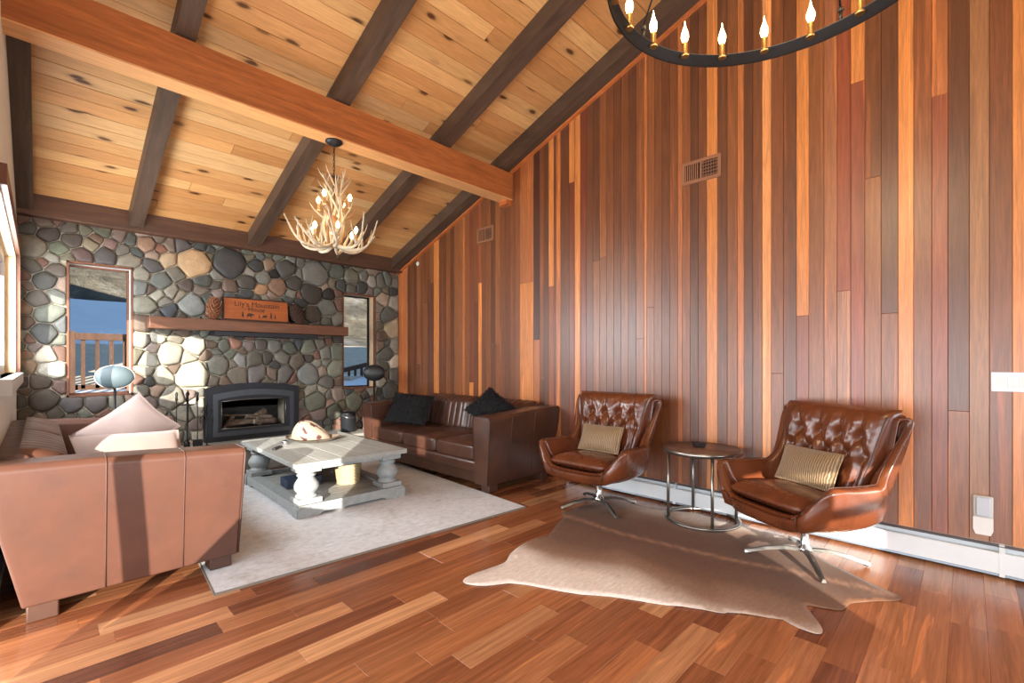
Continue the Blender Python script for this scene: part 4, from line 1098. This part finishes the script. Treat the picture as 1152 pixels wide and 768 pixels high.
# sign on the mantel
ZM = 1.80
SG = thing('wooden_sign','orange wooden sign with dark lettering and animal silhouettes on the mantel shelf','sign',(1.945,D-.17,ZM+.001))
SG.rotation_euler = (math.radians(-5),0,0)
MB().cbox((-.385,-.012,0),(.385,.012,.302),.006).build('sign_frame', m_signd, SG)
MB().cbox((-.37,-.020,.03),(.37,-.011,.285),.003).build('sign_board', m_signw, SG)
def text(s, size, x, z, parent, name):
    cu = bpy.data.curves.new(name, 'FONT'); cu.body = s; cu.size = size; cu.align_x = 'CENTER'; cu.extrude = .0015
    o = bpy.data.objects.new(name, cu); C.objects.link(o)
    bpy.context.view_layer.update(); dg = bpy.context.evaluated_depsgraph_get()
    me = bpy.data.meshes.new_from_object(o.evaluated_get(dg)); bpy.data.objects.remove(o)
    me.transform(Matrix.Translation((x,-.0215,z)) @ Matrix.Rotation(PI/2,4,'X')); me.materials.clear(); me.materials.append(m_signd)
    bm = bmesh.new(); bm.from_mesh(me); seen = set(); comps = []
    for v in bm.verts:
        if v in seen: continue
        st = [v]; seen.add(v); co_ = []
        while st:
            w_ = st.pop(); co_.append(w_)
            for ed in w_.link_edges:
                u_ = ed.other_vert(w_)
                if u_ not in seen: seen.add(u_); st.append(u_)
        comps.append(co_)
    groups = []
    for co_ in sorted(comps, key=lambda c: min(v.co.x for v in c)):
        lo, hi = min(v.co.x for v in co_), max(v.co.x for v in co_)
        if groups and lo < groups[-1][1]-.3*(hi-lo): groups[-1][0].extend(co_); groups[-1][1] = max(hi, groups[-1][1])
        else: groups.append([list(co_), hi])
    for vs_, _ in groups:
        mb = MB(); ix = {v: k for k, v in enumerate(vs_)}; mb.add([tuple(v.co) for v in vs_])
        for f in bm.faces:
            if f.verts[0] in ix: mb.face([ix[v] for v in f.verts])
        mb.build('letter', m_signd, parent)
    bm.free()

text("Lily's Mountain", .088, 0, .195, SG, 'lettering'); text('House', .075, -.01, .135, SG, 'lettering')
def sil(poly, x, z, k): 
    mb = MB(); mb.prism([(x+a*k, z+b*k) for a,b in poly],'y',-.0225,-.0198); mb.build('silhouette', m_signd, SG)
BEAR = [(0,0),(.05,0),(.06,.12),(.3,.12),(.32,0),(.38,0),(.42,.2),(.5,.24),(.6,.22),(.62,.3),(.5,.4),(.42,.4),(.3,.44),(.12,.42),(.0,.34),(-.03,.2)]
TREE = [(-.03,0),(.03,0),(.03,.1),(.16,.1),(.05,.3),(.11,.3),(.03,.5),(.07,.5),(0,.75),(-.07,.5),(-.03,.5),(-.11,.3),(-.05,.3),(-.16,.1),(-.03,.1)]
sil(BEAR,-.12,.055,.13); sil(BEAR,.06,.055,.10); sil(TREE,-.17,.055,.11); sil(TREE,.16,.055,.12); sil(TREE,.21,.055,.09); sil(TREE,.02,.055,.07)
def cone(label, loc, k, mat, rx, rz):
    t = MB(); core = MB()
    t.lathe([(.01,-.5),(.12,-.45),(.22,-.2),(.24,0),(.2,.25),(.12,.45),(.02,.55)],14, M=Matrix.Scale(k,4)); r = random.Random(1)
    for i in range(110):
        f = i/110; a = i*2.399; zz = -.48+1.0*f; rad = .24*math.sin(PI*min(1,max(.06,(f*.86+.1))))**.7
        p = Vector((rad*math.cos(a), rad*math.sin(a), zz)); o_ = Vector((math.cos(a), math.sin(a), .35)).normalized(); s_ = o_.cross(Vector((0,0,1))).normalized()
        w_ = .055; q = [p-s_*w_-Vector((0,0,.03)), p+s_*w_-Vector((0,0,.03)), p+o_*.09+s_*w_*.8+Vector((0,0,.03)), p+o_*.12+Vector((0,0,.055)), p+o_*.09-s_*w_*.8+Vector((0,0,.03))]
        n = t.add([v*k for v in q]+[(v+Vector((0,0,.025)))*k for v in q]); t.face([n+4,n+3,n+2,n+1,n]); t.face([n+5,n+6,n+7,n+8,n+9])
        for b in range(5): t.face([n+b,n+(b+1)%5,n+5+(b+1)%5,n+5+b])
    o = t.build('pine_cone', mat); o.location = loc; o.rotation_euler = (rx,0,rz); tag(o,label,'pine cone'); return o
cone('reddish brown pine cone on the mantel left of the sign',(1.462,D-.19,ZM+.135),.25,m_cone,math.radians(8),.3)
cone('dark pine cone on the mantel right of the sign',(2.435,D-.19,ZM+.128),.25,m_cone2,math.radians(-22),1.4)
for o_ in [q for q in C.objects if q.name.startswith('pine_cone')]: settle(o_, [MT, SG], (-.25 if o_.location.x < 2 else .25, -.2, .5), .003)
# fire tools on the hearth
TS = thing('fire_tool_stand','thin black stand for fire tools on the hearth left of the fireplace','fire tool stand',(1.17,D-.36,.316))
MB().lathe([(.001,0),(.07,0),(.07,.012),(.03,.02),(.008,.03),(.008,.60),(.016,.61),(.016,.63),(.004,.66),(.001,.665)],20).build('stand_post', m_black, TS)
MB().loop_tube([(.066*math.cos(a),.066*math.sin(a),.50) for a in [2*PI*k/24 for k in range(24)]],.005,6).tube([(-.066,0,.5),(.066,0,.5)],.005,6).tube([(0,-.066,.5),(0,.066,.5)],.005,6).build('hook_ring', m_black, TS)
def tool(name, label, dx, dy, head):
    o = thing(name, label, 'fire tool', (1.17+dx, D-.36+dy, .316))
    MB().tube([(0,0,.10),(0,0,.56)],.005,8).build('shaft', m_black, o)
    MB().lathe([(.006,.54),(.014,.56),(.010,.60),(.015,.63),(.002,.65)],12).build('handle', m_black, o)
    h = MB()
    if head == 'shovel': h.box((-.045,-.006,.0),(.045,.006,.11)).box((-.045,-.02,.0),(-.04,.006,.11)).box((.04,-.02,.0),(.045,.006,.11))
    elif head == 'brush': h.lathe([(.02,.0),(.032,.01),(.028,.09),(.012,.12)],14)
    else: h.tube([(0,0,.12),(0,0,.02),(.012,0,.0)],.006,8).tube([(0,0,.06),(.035,0,.045),(.04,0,.02)],.005,8)
    h.build(head+'_head', m_black, o)
tool('fire_poker','hooked black poker on the fire tool stand',-.105,0,'poker'); tool('fire_shovel','flat black shovel on the fire tool stand',.075,-.085,'shovel'); tool('fire_brush','round black brush on the fire tool stand',-.03,-.115,'brush')
CH = thing('candle_stand','black wrought iron stand with curled arms between the fire tools and the fireplace','candle stand',(1.36,D-.33,.316))
MB().lathe([(.001,0),(.05,0),(.05,.01),(.006,.02),(.006,.46),(.012,.47),(.003,.53)],14).build('stand_post', m_black, CH)
for s in (-1,1):
    MB().tube([(0,0,.30),(s*.04,0,.36),(s*.07,0,.33),(s*.06,0,.28)],.005,6).build('curled_arm', m_black, CH); MB().tube([(0,0,.38),(s*.035,0,.43),(s*.06,0,.40)],.005,6).build('curled_arm', m_black, CH)
# bucket on the hearth
BK_ = thing('ash_bucket','black cylindrical bucket on the right end of the hearth','bucket',(3.06,D-.38,.316))
MB().lathe([(.001,.0),(.095,.0),(.10,.01),(.105,.255),(.108,.27),(.1,.27),(.092,.02),(.001,.018)],28).build('bucket_body', plain('black_enamel',(36,38,42),.3,.3,var=.05), BK_)
MB().tube([(.107*math.cos(a),.0,.25-.13*math.sin(a)) if False else (.109*math.cos(a),-.004-.10*math.sin(a),.25-.05*math.sin(a)) for a in [PI*k/14 for k in range(15)]],.003,6).build('handle', m_steel, BK_)
# disc speakers on poles
def speaker(label, loc, m, zc_, fl, rz, hfloor):
    o = thing('disc_speaker', label, 'speaker', loc, rz)
    mb = MB(); mb.sphere((0,0,zc_),(.155,.055,.115),28,18); bd = mb.build('speaker_body', m, o)
    MB().loop_tube([(.1535*math.cos(a),.0,zc_+.1135*math.sin(a)) for a in [2*PI*k/48 for k in range(48)]],.006,8).build('rim', m_blackpl if fl else m_sillgrey, bd)
    MB().tube([(0,.0,.02),(0,.0,zc_-.10)],.011,12).build('pole', m_black, o); MB().lathe([(.001,0),(.13,0),(.13,.012),(.03,.02),(.011,.03)],28).build('base', m_black, o)
    return o
speaker('pale grey oval speaker on a thin pole before the left stone-wall window',(.525,6.09,0),m_speakl,1.15,False,math.radians(-15),0)
speaker('black oval speaker on a thin black pole behind the far arm of the dark sofa',(3.44,6.22,0),m_blackpl,1.14,True,math.radians(-32),0)

# ------------------------------------------------------------------ wall fittings
def wall_vent(label, ya, yb, za, zb):
    t = thing('air_vent', label, 'air vent', (W-.001,(ya+yb)/2,za)); L = yb-ya; H = zb-za
    fr = MB(); b = .028
    fr.box((-.014,-L/2,0),(0,L/2,b)).box((-.014,-L/2,H-b),(0,L/2,H)).box((-.014,-L/2,b),(0,-L/2+b,H-b)).box((-.014,L/2-b,b),(0,L/2,H-b)).box((-.012,-.008,b),(0,.008,H-b)); fr.build('frame', m_vent, t)
    MB().box((-.003,-L/2+b,b),(-.001,L/2-b,H-b)).build('backing', m_ventd, t)
    n = 7
    for k in range(n):
        y = .02+(L/2-b-.02)*(k+.5)/n; MB().box((-.013,y-.004,b),(-.004,y+.004,H-b)).build('slat', m_vent, t)
    for k in range(5):
        z = b+(H-2*b)*(k+.5)/5; MB().box((-.011,-L/2+b,z-.0025),(-.004,-.008,z+.0025)).build('slat', m_vent, t)
    for k in range(6):
        y = -L/2+b+(L/2-b-.01)*(k+.5)/6; MB().box((-.013,y-.002,b),(-.005,y+.002,H-b)).build('slat', m_vent, t)
wall_vent('large bronze air vent high on the middle of the board wall',1.505,1.85,2.895,3.095)
wall_vent('small bronze air vent on the board wall below the end of the cross beam',4.35,4.67,2.87,3.07)
sn = MB().lathe([(.001,0),(.032,0),(.03,.012),(.001,.014)],20,M=TR((W,6.07,2.82),ry=-PI/2)).build('wall_sensor', m_white); tag(sn,'small round white sensor high on the board wall near the stone corner','sensor')
SW = thing('switch_plate','white three-gang light switch plate on the board wall at the right edge','light switch',(W,-.19,1.12))
MB().cbox((-.007,-.085,0),(0,.085,.118),.003).build('plate', m_metalwhite, SW)
for k in (-1,0,1):
    MB().cbox((-.011,k*.046-.0165,.026),(-.006,k*.046+.0165,.092),.002).build('rocker', m_white, SW)
PL = thing('plug_in_device','white plug-in night light low on the board wall above the heater','night light',(W,-.07,.24))
MB().cbox((-.035,-.045,.10),(0,.045,.235),.008).build('holder', m_sillgrey, PL)
MB().cbox((-.045,-.033,.112),(-.03,.033,.228),.008).build('cover_panel', plain('pale_grey_panel',(190,196,204),.4,var=.02), PL)
pb_ = MB(); pb_.prism([(-.033,0),(.033,0),(.044,.03),(.044,.105),(-.044,.105),(-.044,.03)],'x',-.048,-.004); pb_.build('diffuser', m_white, PL)
BH = thing('baseboard_heater','long white baseboard heater along the foot of the board wall','heater',(W,0,.0))
HY0, HY1 = -3.2, 3.12
MB().box((-.012,HY0,.015),(-.001,HY1,.192)).build('back_panel', m_metalwhite, BH)
MB().prism([(-.066,.030),(-.062,.030),(-.062,.142),(-.055,.150),(-.058,.153),(-.066,.145)],'y',HY0,HY1).build('front_panel', m_metalwhite, BH)
MB().prism([(-.012,.186),(-.040,.180),(-.041,.184),(-.012,.192)],'y',HY0,HY1).build('damper', m_heat if False else m_metalgrey, BH)
MB().box((-.058,HY0,.05),(-.014,HY1,.13)).build('fins', m_metalgrey, BH)
MB().prism([(-.064,.014),(-.014,.014),(-.014,.024),(-.060,.028)],'y',HY0,HY1).build('bottom_rail', m_metalgrey, BH)
for y in (-.15,1.9,HY1-.01): MB().prism([(-.068,.012),(-.001,.012),(-.001,.194),(-.03,.190),(-.068,.156)],'y',y-.012,y+.012).build('joint_cover', m_metalwhite, BH)

# ------------------------------------------------------------------ antler chandelier
AC = thing('antler_chandelier','antler chandelier with small warm bulbs hanging from the orange cross beam','chandelier',(1.87,4.10,0))
MB().lathe([(.001,PZ0-.001),(.075,PZ0-.001),(.075,PZ0-.012),(.05,PZ0-.03),(.012,PZ0-.04),(.001,PZ0-.045)],28).build('ceiling_canopy', m_iron, AC)
ch = MB()
for k in range(11):
    z = PZ0-.055-k*.032; M = TR((0,0,z), rz=(PI/2)*(k%2)); ch.loop_tube([M@Vector((.008*math.cos(a),0,.02*math.sin(a))) for a in [2*PI*q/12 for q in range(12)]],.0028,5)
ch.build('chain', m_black, AC)
def antler(ang, base, pts, tines, r0=.014, seed=0, mat=None):
    M = Matrix.Translation((0,0,0)) @ rotz(ang); path = crom([Vector(p) for p in pts], 20)
    mb = MB(); rad = [r0*(1-.72*(i/19)**1.3)+.0015 for i in range(20)]
    mb.tube([M@p for p in path], rad, 8)
    for f, d, L in tines:
        i = int(f*19); p = path[i]; d = Vector(d).normalized(); q = [p, p+d*L*.35+Vector((0,0,.01)), p+d*L*.7+Vector((0,0,L*.14)), p+d*L*.95+Vector((0,0,L*.34))]
        qq = crom(q, 9); mb.tube([M@v for v in qq], [rad[i]*.85*(1-.85*k/8)+.001 for k in range(9)], 6)
    mb.build('antler', mat or m_antler, AC)
ra = random.Random(9)
for k in range(9):      # wide lower tier sweeping out and up
    a = 2*PI*k/9+ra.uniform(-.12,.12); R = ra.uniform(.38,.44); zt = ra.uniform(2.50,2.62)
    antler(a, 0, [(.03,0,2.36),(.12,.02,2.325),(.23,.045,2.335),(.32,.03,2.40),(R,-.01,zt)], [(.35,(.5,.5,.9),.16),(.55,(.2,-.6,1),.17),(.72,(.1,.7,1.),.14)], .0145, k)
for k in range(7):      # upright middle tier twisting round the stem
    a = 2*PI*k/7+.3+ra.uniform(-.15,.15)
    antler(a, 0, [(.05,.0,2.36),(.075,.05,2.50),(.05,.06,2.63),(.075,.01,2.74),(.13,-.05,ra.uniform(2.80,2.88))], [(.45,(1,.3,.7),.17),(.62,(.9,-.5,1),.15),(.8,(.3,.8,1),.10)], .013, k+20, m_antler2 if k%3 == 0 else None)
for k in range(6):      # top tier
    a = 2*PI*k/6+.1+ra.uniform(-.15,.15)
    antler(a, 0, [(.03,.0,2.62),(.05,.03,2.74),(.045,.03,2.84),(.08,-.01,2.93),(.07,-.03,ra.uniform(2.98,3.05))], [(.5,(1,0,.8),.14),(.72,(.8,-.6,1),.12)], .011, k+40)
MB().tube([(0,0,2.34),(.008,.006,2.5),(-.006,0,2.7),(0,0,2.92)],[.03,.024,.022,.010],10).build('stem', m_antler2, AC)
def bulb_on(parent, p, k, mat, sl):
    x, y, z = p
    s_ = MB().lathe([(.016,-.062),(.018,-.055),(.0115,-.05),(.0115,0),(.008,.002)],12,c=p).build('candle_socket', sl, parent)
    b = MB(); b.lathe([(.006,0),(.011,.008),(.0165,.026),(.0150,.042),(.0095,.058),(.0045,.074),(.0020,.090),(.0008,.098)] if k else [(.007,0),(.014,.012),(.019,.030),(.016,.046),(.007,.062),(.001,.068)],14,c=p); b.build('bulb', mat, parent)
for k in range(6):
    a = 2*PI*k/6+.25; bulb_on(AC,(.20*math.cos(a),.20*math.sin(a),2.46),0,m_bulb,m_sleeve)
for k in range(4):
    a = 2*PI*k/4+.6; bulb_on(AC,(.155*math.cos(a),.155*math.sin(a),2.745),0,m_bulb,m_sleeve)

# ------------------------------------------------------------------ ring chandelier
RC = thing('ring_chandelier','big black ring chandelier with flame-shaped bulbs at the top edge of the picture','chandelier',(1.72,.44,0))
RR = .555; RZ = 2.635
rg = MB(); rg.lathe([(RR-.016,RZ+.040),(RR-.016,RZ+.036),(RR+.006,RZ+.034),(RR+.006,RZ),(RR+.012,RZ),(RR+.012,RZ+.04),(RR-.016,RZ+.040)],96,cap=False); rg.build('ring_band', m_black, RC)
for k in range(20):
    a = math.radians(3+18*k); bulb_on(RC,(.548*math.cos(a),.548*math.sin(a),RZ+.088),1,m_bulb2,m_brass)
rv = MB()
for k in range(40):
    a = math.radians(3+9*k); rv.sphere(((RR+.012)*math.cos(a),(RR+.012)*math.sin(a),RZ+.028),.005,8,5)
tag(rv.build('rivets', m_black, RC), kind='stuff')
for k in range(4):
    a = math.radians(82+90*k); x, y = .549*math.cos(a), .549*math.sin(a)
    MB().tube([(x,y,RZ+.04),(x,y,RZ+.075)],.007,8).sphere((x,y,RZ+.085),.012,10,6).build('eyelet', m_black, RC)
    MB().tube([(x,y,RZ+.09),(.02*math.cos(a),.02*math.sin(a),3.75)],.004,6).build('hanging_rod', m_black, RC)
MB().tube([(0,0,3.74),(0,0,zc(.44)-.10)],.008,8).build('stem', m_black, RC)
MB().lathe([(.001,zc(.44)-.035),(.07,zc(.44)-.035),(.07,zc(.44)-.05),(.02,zc(.44)-.10),(.001,zc(.44)-.11)],24).build('ceiling_canopy', m_black, RC)

# ------------------------------------------------------------------ outdoors
def terrain():
    mb = MB()
    def h(x, y):
        t = max(0, y-8.2)
        z = .72+.20*t+.12*vnoise((x*.35, y*.35, 3.))
        if y > 16: z += (y-16)*.36+2.6*max(0, min(1,(y-16)/10))*vnoise((x*.09, y*.09, 1.))+.5*vnoise((x*.4, y*.4, 9.))*min(1,(y-22)/5)
        return z
    xs = [-14+i*1.0 for i in range(61)]; ys = [6.95+.55*i for i in range(30)]+[23.5+1.1*i for i in range(50)]
    base = mb.add([(x, y, h(x,y)) for y in ys for x in xs]); n = len(xs)
    for j in range(len(ys)-1):
        for i in range(n-1): mb.face([base+j*n+i, base+j*n+i+1, base+(j+1)*n+i+1, base+(j+1)*n+i], True)
    o = mb.build('snowy_hillside', m_hill); o.data.materials.append(m_snow); o.data.materials.append(m_conc)
    for p in o.data.polygons:
        c = p.center; k = vnoise((c.x*.5, c.y*.5, 5.))
        if c.y < (17+2*k if c.x < 2.6+.25*(c.y-7) else 10.6+k): p.material_index = 1
        if 9.6 < c.y < 13.4+1.5*k: p.material_index = 2
        elif c.y >= 20 and k > .48: p.material_index = 1
    tag(o, 'snow-covered ground rising to a scrubby hillside outside the stone wall windows', 'hillside', kind='structure')
terrain()
tag(MB().box((-6,6.92,.70),(3.02,9.3,.80)).build('deck_floor', m_deck), 'wooden deck outside the left window', 'deck', kind='structure')
def rail(name, label, x0, x1, y, zb, zt, slope_=0., n=None, postx=()):
    o = thing(name, label, 'railing', (x0, y, zb))
    L = x1-x0
    def q(x, z): return z+slope_*x
    MB().prism([(0,q(0,zt-zb-.09)),(L,q(L,zt-zb-.09)),(L,q(L,zt-zb)),(0,q(0,zt-zb))],'y',-.05,.05).build('top_rail', m_deck, o)
    MB().prism([(0,q(0,.08)),(L,q(L,.08)),(L,q(L,.15)),(0,q(0,.15))],'y',-.02,.02).build('bottom_rail', m_deck, o)
    n = n or int(L/.14)
    for i in range(n):
        x = (i+.5)*L/n
        MB().box((x-.02,-.02,q(x,.1)),(x+.02,.02,q(x,zt-zb-.05))).build('baluster', m_deck, o)
    for x in postx: MB().box((x-.05,-.055,min(-.2,q(x,0))),(x+.05,.055,q(x,zt-zb+.02))).build('post', m_deck, o)
    return o
rail('deck_railing', 'brown deck railing with upright balusters outside the left stone-wall window', -1.23, 1.6, 8.3, .85, 1.68, 0, postx=(.0,1.5,2.8))
rail('stair_railing', 'dark sloping stair railing outside the right stone-wall window', 4.4, 6.4, 9.4, .5, 1.15, .22, postx=(0.,1.95))
tag(MB().prism([(2.9,9.6),(8.5,15),(9.9,14.2),(4.4,8.9)],'z',.9,1.0).build('garden_path', m_conc), 'pale path outside the right stone-wall window', 'path', kind='structure')

tag(MB().prism([(4.5,0),(21,0),(21,5.1),(4.5,5.1)],'x',-10,-4.2).build('snow_shade_block', m_deck), 'timber outbuilding west of the house', 'building', kind='structure')  # unseen block, added only to keep the sun off the snow
# ------------------------------------------------------------------ light
w = bpy.data.worlds.new('sky'); bpy.context.scene.world = w; w.use_nodes = True
bg = w.node_tree.nodes['Background']; bg.inputs[0].default_value = (.36,.61,1.0,1); bg.inputs[1].default_value = .6
sd = Vector((.62,.785,-.20)).normalized()
sl = bpy.data.lights.new('sun', 'SUN'); sl.energy = 14.5; sl.angle = .006; sl.color = (1.,.93,.82)
so = bpy.data.objects.new('sun', sl); C.objects.link(so); so.rotation_euler = sd.to_track_quat('-Z','Y').to_euler()
def area(name, loc, d, sx, sy, e, col):
    l = bpy.data.lights.new(name, 'AREA'); l.shape = 'RECTANGLE'; l.size = sx; l.size_y = sy; l.energy = e; l.color = col
    o = bpy.data.objects.new(name, l); C.objects.link(o); o.location = loc; o.rotation_euler = Vector(d).to_track_quat('-Z','Y').to_euler(); return o
area('daylight_back_window', (2.5,YB+.03,1.35), (0,1,.12), 2.7, 1.9, 130, (.90,.95,1.))
area('west_fill_light', (XE+.03,.3,1.1), (1,.0,.1), 6.0, 1.7, 230, (.90,.95,1.))  # fill lamp added along the west wall for sheen on the boards
area('daylight_left_window', (XL-.05,5.15,1.75), (1,0,0), 2.3, 1.0, 110, (.92,.96,1.))
def point(name, loc, e, col, r=.05):
    l = bpy.data.lights.new(name, 'POINT'); l.energy = e; l.color = col; l.shadow_soft_size = r
    o = bpy.data.objects.new(name, l); C.objects.link(o); o.location = loc
point('ring_lamp_light', (1.72,.44,2.85), 50, (1.,.78,.5), .3)
point('antler_lamp_light', (1.87,4.1,2.62), 16, (1.,.74,.45), .2)

# ------------------------------------------------------------------ camera
cam = bpy.data.cameras.new('camera'); co = bpy.data.objects.new('camera', cam); C.objects.link(co)
co.location = (0,0,CAMH)
fw = Vector((CS,SN,0))
co.rotation_euler = fw.to_track_quat('-Z','Y').to_euler()
cam.sensor_fit = 'HORIZONTAL'; cam.sensor_width = 36; cam.lens = 36*FP/1152
cam.shift_y = (HOR-384)/1152; cam.clip_start = .02; cam.clip_end = 300
bpy.context.scene.camera = co
vs = bpy.context.scene.view_settings
vs.view_transform = 'Standard'; vs.look = 'None'; vs.gamma = 1; vs.exposure = 0.12; vs.use_curve_mapping = False
bpy.context.scene.cycles.max_bounces = 10; bpy.context.scene.cycles.diffuse_bounces = 6
bpy.context.scene.cycles.sample_clamp_indirect = 6
